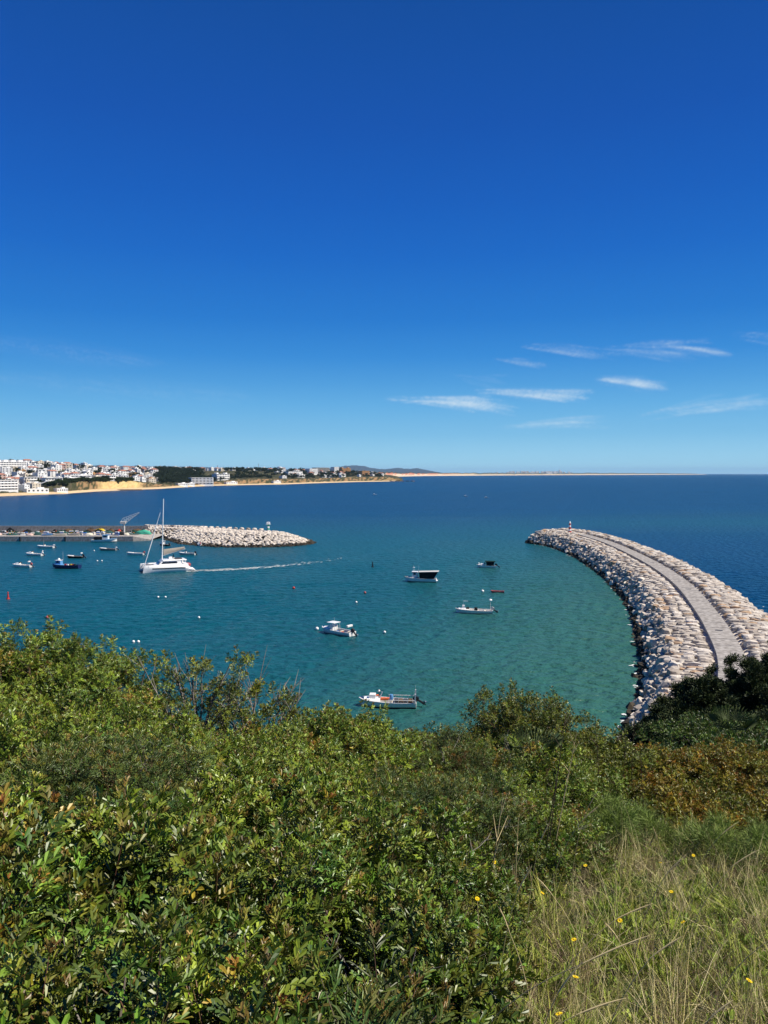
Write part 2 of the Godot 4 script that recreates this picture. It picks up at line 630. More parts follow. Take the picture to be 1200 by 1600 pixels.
func _coast() -> void:
	var us := [-60.0, -12.0, 0.0, 6.0, 12.0, 18.0, 24.0, 30.0]
	var ui := [30.0, 36.0, 40.0, 44.0, 48.0, 52.0, 56.0, 60.0, 66.0, 74.0, 84.0, 100.0, 120.0, 145.0, 175.0, 210.0, 250.0, 300.0, 360.0, 430.0, 520.0, 640.0, 800.0, 1000.0, 1300.0, 1800.0, 2600.0, 4000.0]
	for part in 2:
		var list: Array = us if part == 0 else ui
		var p := []
		var c := []
		for u in list:
			var row := PackedVector3Array()
			var cr := PackedColorArray()
			for j in 341:
				var q := lerpf(-1.1, 0.03, j / 340.0)
				if j > 40: q = lerpf(-0.6, 0.03, (j - 40) / 300.0)
				else: q = lerpf(-1.1, -0.6, j / 40.0)
				row.append(coast_at(q, u))
				var k := nz.get_noise_2d(q * 260.0, u * 0.05)
				var k2 := nz.get_noise_2d(q * 900.0, u * 0.21)
				var col := Color(0.56, 0.42, 0.25)
				if u < 4.0: col = Color(0.40, 0.29, 0.17)
				if part == 1:
					var green := Color(0.040, 0.048, 0.022).lerp(Color(0.10, 0.085, 0.05), clampf(0.4 + 0.9 * k + 0.5 * k2, 0, 1))
					var bright := smoothstep(-0.378, -0.362, q) * smoothstep(-0.308, -0.322, q)
					var ochre := Color(0.34, 0.22, 0.11).lerp(Color(0.56, 0.43, 0.19), bright)
					if k2 > 0.12: ochre = ochre.lerp(Color(0.36, 0.17, 0.08), 0.5)
					var bare := smoothstep(74.0, 58.0, u) * clampf(bright * 1.1 + (0.75 if k > 0.02 and q > -0.40 else 0.0), 0, 1)
					col = green.lerp(ochre, bare)
					if u < 34.0: col = Color(0.56, 0.42, 0.25)
				cr.append(col * (1.0 + 0.15 * k2))
			p.append(row)
			c.append(cr)
		struct("beach" if part == 0 else "coastal_hills", sheet(p, c), M.coast)

func _far_land() -> void:
	# low red cliffs and the plain behind them, falling away along the bay
	var line := [[-0.12, 5200.0, 46.0], [-0.05, 5400.0, 50.0], [-0.03, 5700.0, 52.0], [0.0, 6300.0, 46.0], [0.03, 7400.0, 42.0], [0.05, 8400.0, 42.0], [0.125, 10500.0, 40.0], [0.19, 12500.0, 42.0], [0.25, 13800.0, 42.0], [0.33, 16500.0, 40.0], [0.40, 20000.0, 29.0], [0.42, 21000.0, 1.0]]
	var p := [PackedVector3Array(), PackedVector3Array(), PackedVector3Array(), PackedVector3Array(), PackedVector3Array()]
	var c := [PackedColorArray(), PackedColorArray(), PackedColorArray(), PackedColorArray(), PackedColorArray()]
	nz.frequency = 1.0
	for i in line.size() - 1:
		for k in 16:
			var t := k / 16.0
			var q: float = lerpf(line[i][0], line[i + 1][0], t)
			var f: float = lerpf(line[i][1], line[i + 1][1], t)
			var h: float = lerpf(line[i][2], line[i + 1][2], t)
			var w := nz.get_noise_2d(q * 180.0, 3.0)
			var red := smoothstep(-0.02, 0.0, q) * smoothstep(0.12, 0.04, q)
			var face := Color(0.40, 0.33, 0.22).lerp(Color(0.50, 0.17, 0.10) if w > -0.1 else Color(0.60, 0.45, 0.33), red)
			if q > 0.12: face = Color(0.16, 0.15, 0.11)
			var top := Color(0.05, 0.055, 0.03)
			var hs := h * (0.9 + 0.35 * w)
			var row := [[0.0, 0.0, Color(0.6, 0.47, 0.32)], [60.0, 6.0, Color(0.6, 0.47, 0.32)], [90.0, hs * 0.62, face], [160.0, hs * 0.85, top], [1500.0, hs, top]]
			for r in 5:
				p[r].append(Vector3(q * (f + row[r][0]), row[r][1], -(f + row[r][0])))
				c[r].append(row[r][2])
	struct("far_coast", sheet(p, c), M.coast)
	# hill ranges inland: [q, height] crest lines at a distance
	var ranges := [
		[23000.0, [[-0.14, 60.0], [-0.10, 120.0], [-0.075, 165.0], [-0.058, 235.0], [-0.045, 268.0], [-0.037, 275.0], [-0.027, 250.0], [-0.017, 195.0], [-0.004, 160.0], [0.006, 165.0], [0.016, 195.0], [0.022, 190.0], [0.030, 165.0], [0.038, 185.0], [0.043, 190.0], [0.052, 150.0], [0.065, 90.0], [0.078, 40.0], [0.09, 0.0]]],
		[15000.0, [[-0.62, 150.0], [-0.50, 170.0], [-0.40, 170.0], [-0.385, 185.0], [-0.365, 195.0], [-0.35, 185.0], [-0.33, 170.0], [-0.28, 172.0], [-0.24, 160.0], [-0.2, 120.0], [-0.16, 125.0], [-0.11, 100.0], [-0.07, 60.0], [-0.04, 0.0]]]]
	for g in ranges:
		var f: float = g[0]
		var pr := []
		var cr := []
		for r in 7:
			var row := PackedVector3Array()
			var cl := PackedColorArray()
			var q0: float = g[1][0][0]
			var q1: float = g[1][-1][0]
			for j in 121:
				var q := lerpf(q0, q1, j / 120.0)
				var h := curve_at(g[1], q)
				var wob := 1.0 + 0.10 * nz.get_noise_2d(q * 220.0, r * 3.1)
				row.append(Vector3(q * f, h * [0.0, 0.35, 0.72, 1.0, 0.75, 0.4, 0.0][r] * wob, -f - (r - 3) * 900.0 - 250.0 * nz.get_noise_2d(q * 130.0, r)))
				cl.append(Color(0.040, 0.050, 0.050))
			pr.append(row)
			cr.append(cl)
		struct("mountain_range", sheet(pr, cr), M.coast)

# ------------------------------------------------------------------ stone
var stones := []      # rounded angular rocks
var blocks := []      # flatter quarried blocks

func make_stone(sd: int, flat: float) -> ArrayMesh:
	rng.seed = sd
	var cuts := []
	for k in 9:
		cuts.append([Vector3(rd(-1, 1), rd(-1, 1), rd(-1, 1)).normalized(), rd(0.74, 0.95)])
	var pts := {}
	var g := G.new()
	var at := func(key: Vector3i) -> Vector3:
		if not pts.has(key):
			var d := Vector3(key) / 1.0
			var l := pow(pow(absf(d.x), 4.0) + pow(absf(d.y), 4.0) + pow(absf(d.z), 4.0), 0.25)
			d = d / l
			d += Vector3(rd(-1, 1), rd(-1, 1), rd(-1, 1)) * 0.14
			for q in cuts:
				var over: float = d.dot(q[0]) - q[1]
				if over > 0.0: d -= q[0] * over
			pts[key] = d * Vector3(0.5, 0.5 * flat, 0.5)
		return pts[key]
	for ax in 3:
		for sg in [-1, 1]:
			for i in [-1, 0]:
				for j in [-1, 0]:
					var q := []
					for o in [[0, 0], [1, 0], [1, 1], [0, 1]]:
						var key := Vector3i.ZERO
						key[ax] = sg
						key[(ax + 1) % 3] = i + o[0]
						key[(ax + 2) % 3] = j + o[1]
						q.append(at.call(key))
					g.face([q[0], q[1], q[2]], Vector3.ZERO)
					g.face([q[0], q[2], q[3]], Vector3.ZERO)
	return g.mesh()

var pale_quarry := false      # the short breakwater is of a whiter limestone

func stone_tint(wet: float) -> Color:
	var c: Color
	var r := rng.randf()
	if pale_quarry: r *= 0.78
	if r < 0.46: c = Color(0.58, 0.53, 0.465) if not pale_quarry else Color(0.72, 0.66, 0.58)
	elif r < 0.74: c = Color(0.68, 0.64, 0.58)
	elif r < 0.88: c = Color(0.40, 0.36, 0.32)
	elif r < 0.95: c = Color(0.50, 0.36, 0.24)
	else: c = Color(0.28, 0.25, 0.22)
	c *= rd(0.9, 1.22)
	return c.lerp(Color(0.060, 0.050, 0.036) * rd(0.7, 1.3), wet)

# [position, size, yaw, tilt, tint, is block]
func lay(list: Array, at: Vector3, size: Vector3, yaw: float, tilt: float, block: bool) -> void:
	var wet := 1.0 if at.y < 0.55 + rd(-0.25, 0.35) else 0.0
	var bs := Basis(Vector3.UP, yaw) * Basis(Vector3(rd(-1, 1), 0, rd(-1, 1)).normalized(), tilt)
	list.append([Transform3D(bs * Basis.from_scale(size), at), stone_tint(wet), block])

func mole_profile(t: float) -> float:
	if t < 0.0:
		return curve_at([[-11.5, -1.4], [-10.4, -0.1], [-6.6, 3.9], [-5.0, 4.5], [-1.7, 5.0]], t)
	return curve_at([[1.7, 5.0], [2.2, 5.35], [5.6, 5.5], [7.4, 5.0], [9.5, 2.6], [10.5, 2.2], [11.8, 1.6], [13.5, -0.3], [15.0, -1.5]], t)

func _stone_group(root: Node3D, list: Array, most: int) -> void:
	var eye := Vector3(0, 27, 0)
	list.sort_custom(func(a, b): return a[0].origin.distance_squared_to(eye) < b[0].origin.distance_squared_to(eye))
	var tone := {}
	for i in mini(most, list.size()):
		var e = list[i]
		var key := "%d" % int(rng.randi() % 14)
		if e[1].r < 0.1: key = "wet" + str(rng.randi() % 3)
		if not tone.has(key):
			var m: StandardMaterial3D = M.rock.duplicate()
			m.resource_name = "rock_" + key
			m.vertex_color_use_as_albedo = false
			m.albedo_color = e[1].linear_to_srgb()
			tone[key] = m
		var mesh: Mesh = pick(blocks) if e[2] else pick(stones)
		put("stone", mesh, tone[key], root, e[0].origin, e[0].basis)
	var by := {}
	for i in range(most, list.size()):
		var e = list[i]
		var k := int(rng.randi() % 5) + (10 if e[2] else 0)
		if not by.has(k): by[k] = [[], []]
		by[k][0].append(e[0])
		by[k][1].append(e[1])
	for k in by:
		scatter("rubble", stones[k] if k < 10 else blocks[k - 10], M.rock, by[k][0], by[k][1], root)

func _right_mole() -> void:
	var root := thing("breakwater", "long curved breakwater of pale stone blocks with a concrete walkway", "breakwater")
	rng.seed = 77
	var pts := []
	var acc := [0.0]
	for i in range(1, mole.size()):
		acc.append(acc[-1] + mole[i].distance_to(mole[i - 1]))
	var total: float = acc[-1]
	var frame := func(s: float) -> Array:
		var i := 1
		while i < mole.size() - 1 and acc[i] < s: i += 1
		var k: float = (s - acc[i - 1]) / (acc[i] - acc[i - 1])
		var p: Vector2 = mole[i - 1].lerp(mole[i], clampf(k, 0, 1))
		var d: Vector2 = (mole[mini(i + 1, mole.size() - 1)] - mole[maxi(i - 2, 0)]).normalized()
		return [p, d, Vector2(-d.y, d.x)]      # third: to the outer (right) side
	# core under the stones
	var rings := []
	var s := 0.0
	var prof := [-11.5, -10.4, -8.5, -6.6, -5.0, -1.7, 1.7, 2.2, 5.6, 7.4, 9.5, 11.8, 13.5, 15.0]
	while s <= total:
		var fr: Array = frame.call(s)
		var ring := PackedVector3Array()
		for t in prof:
			var q: Vector2 = fr[0] + fr[2] * t
			ring.append(Vector3(q.x, mole_profile(t) - 0.55, q.y))
		rings.append(ring)
		s += 4.0
	var g := G.new()
	g.loft(rings, false, false)
	var e: Array = frame.call(total)
	var cap := []
	for r in [0.2, 5.0, 6.6, 8.5, 10.4, 11.5]:
		var ring := PackedVector3Array()
		for k in 15:
			var a := PI * k / 14.0
			var q: Vector2 = e[0] + (-e[2] * cos(a) + e[1] * sin(a)) * r
			ring.append(Vector3(q.x, mole_profile(-maxf(r, 1.8)) - 0.55, q.y))
		cap.append(ring)
	g.loft(cap, false, false)
	put("core", g, M.rock_core, root)
	# walkway in cast slabs
	s = 14.0
	var k := 0
	while s < total - 22.0:
		var gs := G.new()
		var a: Array = frame.call(s + 0.05)
		var b: Array = frame.call(s + 3.95)
		var lift := 0.012 * (k % 3)
		var hw := 1.6
		var y := 5.06 + lift
		var q := []
		for o in [[a, -hw], [a, hw], [b, hw], [b, -hw]]:
			var w: Vector2 = o[0][0] + o[0][2] * o[1]
			q.append(Vector3(w.x, y, w.y))
		var ce: Vector3 = (q[0] + q[2]) * 0.5 - Vector3(0, 0.2, 0)
		gs.face(q, ce)
		for j in 4:
			gs.face([q[j], q[(j + 1) % 4], q[(j + 1) % 4] - Vector3(0, 0.4, 0), q[j] - Vector3(0, 0.4, 0)], ce)
		put("walkway_slab", gs, M.concrete, root)
		if k in [12, 22, 33]:
			var gh := G.new()
			var mid: Vector3 = (q[0] + q[2]) * 0.5
			gh.box(mid + Vector3(0, 0.012, 0), Vector3(1.0, 0.02, 0.6), Basis(Vector3.UP, atan2(-a[1].x, -a[1].y)))
			put("drain_cover", gh, M.dark_grey, root)
		s += 4.0
		k += 1
	# stones
	var list := []
	var yaw_of := func(d: Vector2) -> float: return atan2(-d.x, -d.y)
	s = 4.0
	while s < total:
		var fr: Array = frame.call(s)
		var yw: float = yaw_of.call(fr[1])
		var row := -2.9
		while row > -6.9:              # fitted blocks on the inner side
			var w := rd(1.1, 2.2)
			var t := row - 0.1 + rd(-0.2, 0.2)
			var q: Vector2 = fr[0] + fr[2] * t + fr[1] * rd(-0.25, 0.25)
			lay(list, Vector3(q.x, mole_profile(t) - 0.30 + rd(-0.10, 0.14), q.y), Vector3(w * 1.08, rd(0.7, 0.95), rd(0.8, 1.2)), yw + rd(-0.22, 0.22), rd(-0.08, 0.08), true)
			row -= w * 0.84
		row = 2.9
		while row < 7.8:              # and on the seaward side, a step higher
			var w := rd(1.1, 2.3)
			var t := row + 0.1 + rd(-0.2, 0.2)
			var q: Vector2 = fr[0] + fr[2] * t + fr[1] * rd(-0.25, 0.25)
			lay(list, Vector3(q.x, mole_profile(t) - 0.22 + rd(-0.10, 0.16), q.y), Vector3(w * 1.08, rd(0.8, 1.1), rd(0.8, 1.2)), yw + rd(-0.22, 0.22), rd(-0.08, 0.08), true)
			row += w * 0.84
		s += 0.84
	s = 2.0
	while s < total:
		var fr: Array = frame.call(s)
		for r in 8:                    # tipped rock on the inner slope
			var t := -6.7 - r * 0.58 + rd(-0.4, 0.4)
			var q: Vector2 = fr[0] + fr[2] * t + fr[1] * rd(-0.7, 0.7)
			var z := rd(0.7, 1.3) * (1.0 if rng.randf() > 0.10 else 1.55)
			lay(list, Vector3(q.x, mole_profile(t) - 0.15 + rd(-0.25, 0.3), q.y), Vector3(z * rd(0.9, 1.5), z * rd(0.7, 1.0), z), rd(0, TAU), rd(-0.6, 0.6), false)
		s += 0.98
	s = 2.0
	while s < total:
		var fr: Array = frame.call(s)
		for r in 4:                    # seaward slope with its toe berm
			var t := 8.2 + r * 1.6 + rd(-0.5, 0.5)
			var q: Vector2 = fr[0] + fr[2] * t + fr[1] * rd(-0.9, 0.9)
			var z := rd(1.4, 2.2)
			lay(list, Vector3(q.x, mole_profile(t) - 0.2 + rd(-0.3, 0.3), q.y), Vector3(z * rd(1.0, 1.4), z * 0.8, z), rd(0, TAU), rd(-0.5, 0.5), false)
		s += 1.8
	for r in 9:                        # the round head
		var rad := 2.4 + r * 1.05
		var na := int(PI * rad / 1.35)
		for j in na:
			var a := PI * (j + rd(0.2, 0.8)) / na
			var rr := rad + rd(-0.4, 0.4)
			var q: Vector2 = e[0] + (-e[2] * cos(a) + e[1] * sin(a)) * rr
			var z := rd(1.2, 1.9)
			lay(list, Vector3(q.x, mole_profile(-maxf(rr, 1.8)) - 0.2 + rd(-0.2, 0.25), q.y), Vector3(z * 1.2, z * 0.8, z), rd(0, TAU), rd(-0.4, 0.4), rr < 6.5)
	for j in 120:                      # walkway gives way to stones at the head
		var fr: Array = frame.call(total - rd(0.0, 22.0))
		var q: Vector2 = fr[0] + fr[2] * rd(-2.2, 2.2)
		var z := rd(1.2, 1.9)
		lay(list, Vector3(q.x, 4.72 + rd(-0.1, 0.15), q.y), Vector3(z * 1.2, 0.8, z), rd(0, TAU), rd(-0.1, 0.1), true)
	# tipped rock at the root of the mole below the bushes
	for j in 420:
		var q := Vector2(rd(19, 38), rd(-90, -68))
		var d := minf((q - Vector2(26.7, -82.1)).dot(Vector2(0.80, 0.60)), (q - Vector2(29.5, -88.0)).dot(Vector2(0.93, 0.36)))
		if d < -0.6 or d > 9.0: continue
		var z := rd(0.8, 1.7)
		lay(list, Vector3(q.x, clampf(-0.2 + d * 0.5, -0.5, 4.0), q.y), Vector3(z * 1.3, z * 0.8, z), rd(0, TAU), rd(-0.5, 0.5), false)
	_stone_group(root, list, 300)

const LEFT_MOLE := [[-118.0, -334.0, 8.0], [-100.0, -332.0, 8.5], [-85.0, -328.5, 10.5], [-74.0, -319.0, 16.0], [-64.0, -308.0, 19.5], [-54.0, -302.0, 21.5], [-47.0, -300.0, 19.5]]

func left_height(x: float, z: float) -> float:
	var best := -9.0
	for i in LEFT_MOLE.size() - 1:
		var a := Vector2(LEFT_MOLE[i][0], LEFT_MOLE[i][1])
		var b := Vector2(LEFT_MOLE[i + 1][0], LEFT_MOLE[i + 1][1])
		var p := Vector2(x, z)
		var k := clampf((p - a).dot(b - a) / (b - a).length_squared(), 0, 1)
		var w := lerpf(LEFT_MOLE[i][2], LEFT_MOLE[i + 1][2], k)
		var d := p.distance_to(a.lerp(b, k)) / w
		best = maxf(best, curve_at([[0.0, 4.0], [0.4, 3.8], [1.0, 0.0], [1.25, -2.0], [2.0, -8.0]], d))
	return best

func _left_mole() -> void:
	var root := thing("breakwater", "short rounded breakwater of white boulders at the end of the quay", "breakwater")
	var p := []
	var c := []
	for i in 34:
		var row := PackedVector3Array()
		var cr := PackedColorArray()
		for j in 56:
			var x := -130.0 + j * 2.0
			var z := -346.0 + i * 2.2
			row.append(Vector3(x, left_height(x, z) - 0.7, z))
			cr.append(Color(0.64, 0.59, 0.52))
		p.append(row)
		c.append(cr)
	put("core", sheet(p, c), M.coast, root)
	rng.seed = 31
	pale_quarry = true
	var list := []
	var x := -101.0
	while x < -25.0:
		var z := -345.0
		while z < -275.0:
			var px := x + rd(-0.6, 0.6)
			var pz := z + rd(-0.6, 0.6)
			var h := left_height(px, pz)
			if h > -0.8 and not (px < -98.5 and pz > -326.0):
				var s := rd(0.8, 1.45)
				lay(list, Vector3(px, h - 0.12 + rd(-0.12, 0.14), pz), Vector3(s * 1.3, s * 0.75, s), rd(0, TAU), rd(-0.3, 0.3), rng.randf() < 0.5)
			z += 1.0
		x += 1.0
	for k in 34:                      # crest row along the seaward edge
		var a := k / 33.0
		var q: Vector2 = Vector2(-104, -335).lerp(Vector2(-66, -322), a) if a < 0.72 else Vector2(-76.6, -325.6).lerp(Vector2(-50, -312), (a - 0.72) / 0.28)
		lay(list, Vector3(q.x, 4.2, q.y), Vector3(2.2, 1.3, 1.4), rd(-0.5, 0.1), 0.1, true)
	_stone_group(root, list, 300)
	pale_quarry = false

# ------------------------------------------------------------------ vegetation
var sprigs := []
var slim_sprigs := []
var plumes := []
var tufts := []
var feathers := []
var sprig_tones := []

func leaflet(g: G, b: Vector3, d: Vector3, up: Vector3, l: float, w: float) -> void:
	var s := d.cross(up).normalized() * w * 0.5
	var u := s.cross(d).normalized()
	var rise := u * w * 0.16
	var l1 := b + d * l * 0.35 - s * 0.78 + rise
	var l2 := b + d * l * 0.80 - s * 0.92 + rise
	var r1 := b + d * l * 0.35 + s * 0.78 + rise
	var r2 := b + d * l * 0.80 + s * 0.92 + rise
	var tip := b + d * l - u * l * 0.07
	g.tri(b, l1, l2); g.tri(b, l2, tip); g.tri(b, tip, r2); g.tri(b, r2, r1)

func make_sprig(sd: int, slim := false) -> ArrayMesh:
	rng.seed = sd
	var g := G.new()
	g.col = Color(0.16, 0.10, 0.06)
	var len := 0.15
	var bend := Vector3(rd(-0.03, 0.03), 0, rd(-0.03, 0.03))
	g.tube([Vector3(0, -0.09, 0), Vector3.ZERO, bend + Vector3(0, len, 0)], [0.0028, 0.0022, 0.001], 3)
	var n := 8
	for i in n + 4:
		var young := i >= n
		var t := float(i) / n if not young else 1.0
		var a := i * 2.4 + rd(-0.3, 0.3)
		var lean := lerpf(1.25, 0.75, t) if not young else rd(0.15, 0.6)
		var d := Vector3(cos(a) * sin(lean), cos(lean), sin(a) * sin(lean)).normalized()
		var p := bend * t + Vector3(0, len * t, 0)
		var rl := rd(0.045, 0.07) * (1.0 if not young else 0.5)
		var up := (Vector3.UP - d * d.y).normalized()
		if up.length() < 0.5: up = Vector3(1, 0, 0)
		var side := d.cross(up).normalized()
		var tone := rd(0.75, 1.25)
		var base := Color(0.165, 0.230, 0.024)
		var r := rng.randf()
		if r < 0.22: base = Color(0.085, 0.145, 0.026)
		elif r < 0.42: base = Color(0.235, 0.31, 0.042)
		elif r < 0.45: base = Color(0.34, 0.31, 0.04)
		if slim: base = base.lerp(Color(0.075, 0.115, 0.045), 0.7)
		if young: base = [Color(0.19, 0.20, 0.035), Color(0.22, 0.22, 0.04), Color(0.22, 0.15, 0.045)][rng.randi() % 3]
		var pairs := 3
		for k in pairs:
			var q := p + d * rl * (0.3 + 0.7 * k / (pairs - 1.0)) - up * rl * 0.12 * k * k / 9.0
			for sg in [-1.0, 1.0]:
				g.col = base * (tone * rd(0.82, 1.18))
				var dd: Vector3 = (side * sg * rd(0.55, 0.9) + d * rd(0.75, 1.2) + up * rd(-0.05, 0.5)).normalized()
				leaflet(g, q, dd, (up + d * 0.15 + Vector3(rd(-0.3, 0.3), 0, rd(-0.3, 0.3))).normalized(), rd(0.028, 0.040) * (1.0 if not young else 0.6) * (1.3 if slim else 1.0), rd(0.0115, 0.0155) * (1.0 if not young else 0.6) * (0.55 if slim else 1.0))
	return g.mesh()

# a spray of scale leaves, as on junipers
func make_plume(sd: int) -> ArrayMesh:
	rng.seed = sd
	var g := G.new()
	for k in 150:
		var d := Vector3(rd(-1, 1), rd(-0.2, 1.4), rd(-1, 1)).normalized()
		var b := d * rd(0.0, 0.36) * Vector3(0.8, 1.2, 0.8) + Vector3(0, 0.1, 0)
		d = (d + Vector3(rd(-1, 1), rd(-0.4, 1), rd(-1, 1)) * 0.7).normalized()
		var w := d.cross(Vector3(rd(-1, 1), rd(-1, 1), rd(-1, 1))).normalized() * rd(0.03, 0.055)
		g.col = Color(0.040, 0.060, 0.022) * rd(0.6, 1.35)
		var e := b + d * rd(0.05, 0.11)
		g.tri(b - w * 0.5, b + w * 0.5, e + w * 0.3)
		g.tri(b - w * 0.5, e + w * 0.3, e - w * 0.3)
	return g.mesh()

func blade(g: G, b: Vector3, d: Vector3, l: float, w: float, droop: float) -> void:
	var p := b
	var side := d.cross(Vector3(rd(-1, 1), 0.2, rd(-1, 1))).normalized()
	var dd := d
	var n := 3
	for i in n:
		var w0 := w * (1.0 - float(i) / n)
		var w1 := w * (1.0 - float(i + 1) / n)
		var q := p + dd * l / n
		g.tri(p - side * w0 * 0.5, p + side * w0 * 0.5, q + side * w1 * 0.5)
		if i < n - 1: g.tri(p - side * w0 * 0.5, q + side * w1 * 0.5, q - side * w1 * 0.5)
		p = q
		dd = (dd + Vector3(d.x, 0, d.z) * droop * 0.6 - Vector3(0, droop * 0.35, 0)).normalized()

func make_tuft(sd: int, n: int, spread: float, h: float, w: float) -> ArrayMesh:
	rng.seed = sd
	var g := G.new()
	for k in n:
		var a := rd(0, TAU)
		var lean := absf(rng.randfn(0.0, spread))
		var d := Vector3(cos(a) * sin(lean), cos(lean), sin(a) * sin(lean))
		g.col = Color(1, 1, 1) * rd(0.7, 1.25)
		blade(g, Vector3(rd(-0.05, 0.05), -0.02, rd(-0.05, 0.05)), d, h * rd(0.5, 1.1), w * rd(0.7, 1.3), rd(0.1, 0.7))
	return g.mesh()

func make_feather(sd: int) -> ArrayMesh:
	rng.seed = sd
	var g := G.new()
	for k in 70:
		var d := Vector3(rd(-1, 1), rd(0.1, 1.5), rd(-1, 1)).normalized()
		g.col = Color(0.17, 0.24, 0.065) * rd(0.45, 1.5)
		blade(g, d * rd(0.0, 0.12), d, rd(0.05, 0.10), 0.005, 0.3)
	return g.mesh()

var lumps := []      # [centre, radii] of every leaf mass, to keep sprigs out of neighbours

func lump_factor(p: Vector3, own: int) -> float:
	var best := 9.0
	for i in lumps.size():
		if i == own: continue
		var d: Vector3 = (p - lumps[i][0]) / lumps[i][1]
		best = minf(best, d.length())
	return best

# x, f: place; top: height of its crown above the sea; r: half widths; per: sprays per square metre
func shrub(called: String, label: String, category: String, group: String, own: int, kind: String, per: float, tint: Callable, near := 0, grain := 1.0) -> Node3D:
	var ce: Vector3 = lumps[own][0]
	var ra: Vector3 = lumps[own][1]
	var root := thing(called, label, category, ce, 0.0, group)
	var set: Array = {"sprig": sprigs, "slim": slim_sprigs, "plume": plumes, "feather": feathers}[kind]
	var m: Material = {"sprig": M.leaf, "slim": M.leaf, "plume": M.needle, "feather": M.blade}[kind]
	var area := TAU * (ra.x * ra.z + ra.y * (ra.x + ra.z)) / 3.0 * 1.25
	var n := int(area * per)
	var list := []
	nz.frequency = 1.0
	for i in n / 6:
		var d := Vector3(rng.randfn(), rng.randfn(), rng.randfn()).normalized()
		if d.y < -0.15: d.y = -d.y
		var shell := 1.0 - 0.42 * pow(rng.randf(), 1.5)
		var w := d * ra
		var bump := 1.0 + 0.16 * nz.get_noise_3d((ce.x + w.x) * 1.1, (ce.y + w.y) * 1.1, (ce.z + w.z) * 1.1) + 0.42 * nz.get_noise_3d((ce.x + w.x) * 2.3 / grain, (ce.y + w.y) * 2.3 / grain, (ce.z + w.z) * 2.3 / grain) - 0.06
		var p0 := w * bump * shell
		var tone: Color = tint.call(ce + p0, d)
		var out := ((d / ra).normalized() * 0.7 + Vector3.UP * 0.65 + Vector3(rd(-1, 1), rd(-0.6, 0.6), rd(-1, 1)) * 0.45).normalized()
		for j in 6:
			var fan := Vector3(rd(-1, 1), rd(-1, 1), rd(-1, 1))
			fan -= out * fan.dot(out)
			var p := p0 + (fan * 0.085 - out * rd(0.0, 0.10)) * grain
			if ce.y + p.y < ground(ce.x + p.x, -(ce.z + p.z)) + 0.05: continue
			if lump_factor(ce + p, own) < 0.62: continue
			var up := (out + fan * 0.75).normalized()
			var bs := Basis(Quaternion(Vector3.UP, up)) * Basis(Vector3.UP, rd(0, TAU))
			list.append([Transform3D(bs.scaled(Vector3.ONE * rd(0.8, 1.2) * grain), p), tone * rd(0.85, 1.18)])
	var first := 0
	if near > 0:
		var eye := Vector3(0, 27, 0) - ce
		list.sort_custom(func(a, b): return a[0].origin.distance_squared_to(eye) < b[0].origin.distance_squared_to(eye))
		first = mini(near, list.size())
		for i in first:
			put("leaf_spray", pick(set), pick(sprig_tones), root, list[i][0].origin, list[i][0].basis)
	var by := {}
	for i in range(first, list.size()):
		var k := int(rng.randi() % set.size())
		if not by.has(k): by[k] = [[], []]
		by[k][0].append(list[i][0])
		by[k][1].append(list[i][1])
	for k in by:
		scatter("foliage", set[k], m, by[k][0], by[k][1], root)
	for k in 4:
		var a := TAU * k / 4.0 + rd(-0.5, 0.5)
		var e := Vector3(cos(a) * ra.x * rd(0.3, 0.65), ra.y * rd(0.5, 0.8), sin(a) * ra.z * rd(0.3, 0.65))
		var b := Vector3(e.x * 0.15, ground(ce.x + e.x * 0.15, -(ce.z + e.z * 0.15)) - ce.y - 0.1, e.z * 0.15)
		var g := G.new()
		var r0 := 0.018 * maxf(ra.y, 0.6)
		g.tube([b, b.lerp(e, 0.4) + Vector3(rd(-0.1, 0.1), 0.05, rd(-0.1, 0.1)), e], [r0, r0 * 0.7, r0 * 0.3], 5)
		put("stem", g, M.bark, root)
	return root

func dead_twigs(o: Node, ra: Vector3, n: int) -> void:
	for j in n:
		var d := Vector3(rd(-1, 1), rd(0.4, 1.2), rd(-1, 1)).normalized()
		var e := d * ra * rd(0.98, 1.12)
		var g := G.new()
		var a := e * 0.72
		var mid := a.lerp(e, 0.5) + Vector3(rd(-0.04, 0.04), rd(-0.03, 0.03), rd(-0.04, 0.04))
		g.tube([a, mid, e], [0.004, 0.003, 0.0015], 4)
		for t in 4:
			var q := a.lerp(e, rd(0.3, 1.0))
			g.tube([q, q + (d + Vector3(rd(-1, 1), rd(-0.3, 0.8), rd(-1, 1))).normalized() * rd(0.05, 0.14)], [0.002, 0.001], 3)
		put("dead_twig", g, M.grey_bark, o)

func add_lump(x: float, f: float, top: float, rx: float, rz := 0.0) -> int:
	var g := ground(x, f)
	var h := maxf(top - g, 0.4)
	lumps.append([Vector3(x, g + h * 0.25, -f), Vector3(rx, h * 0.75, rz if rz > 0.0 else rx)])
	return lumps.size() - 1

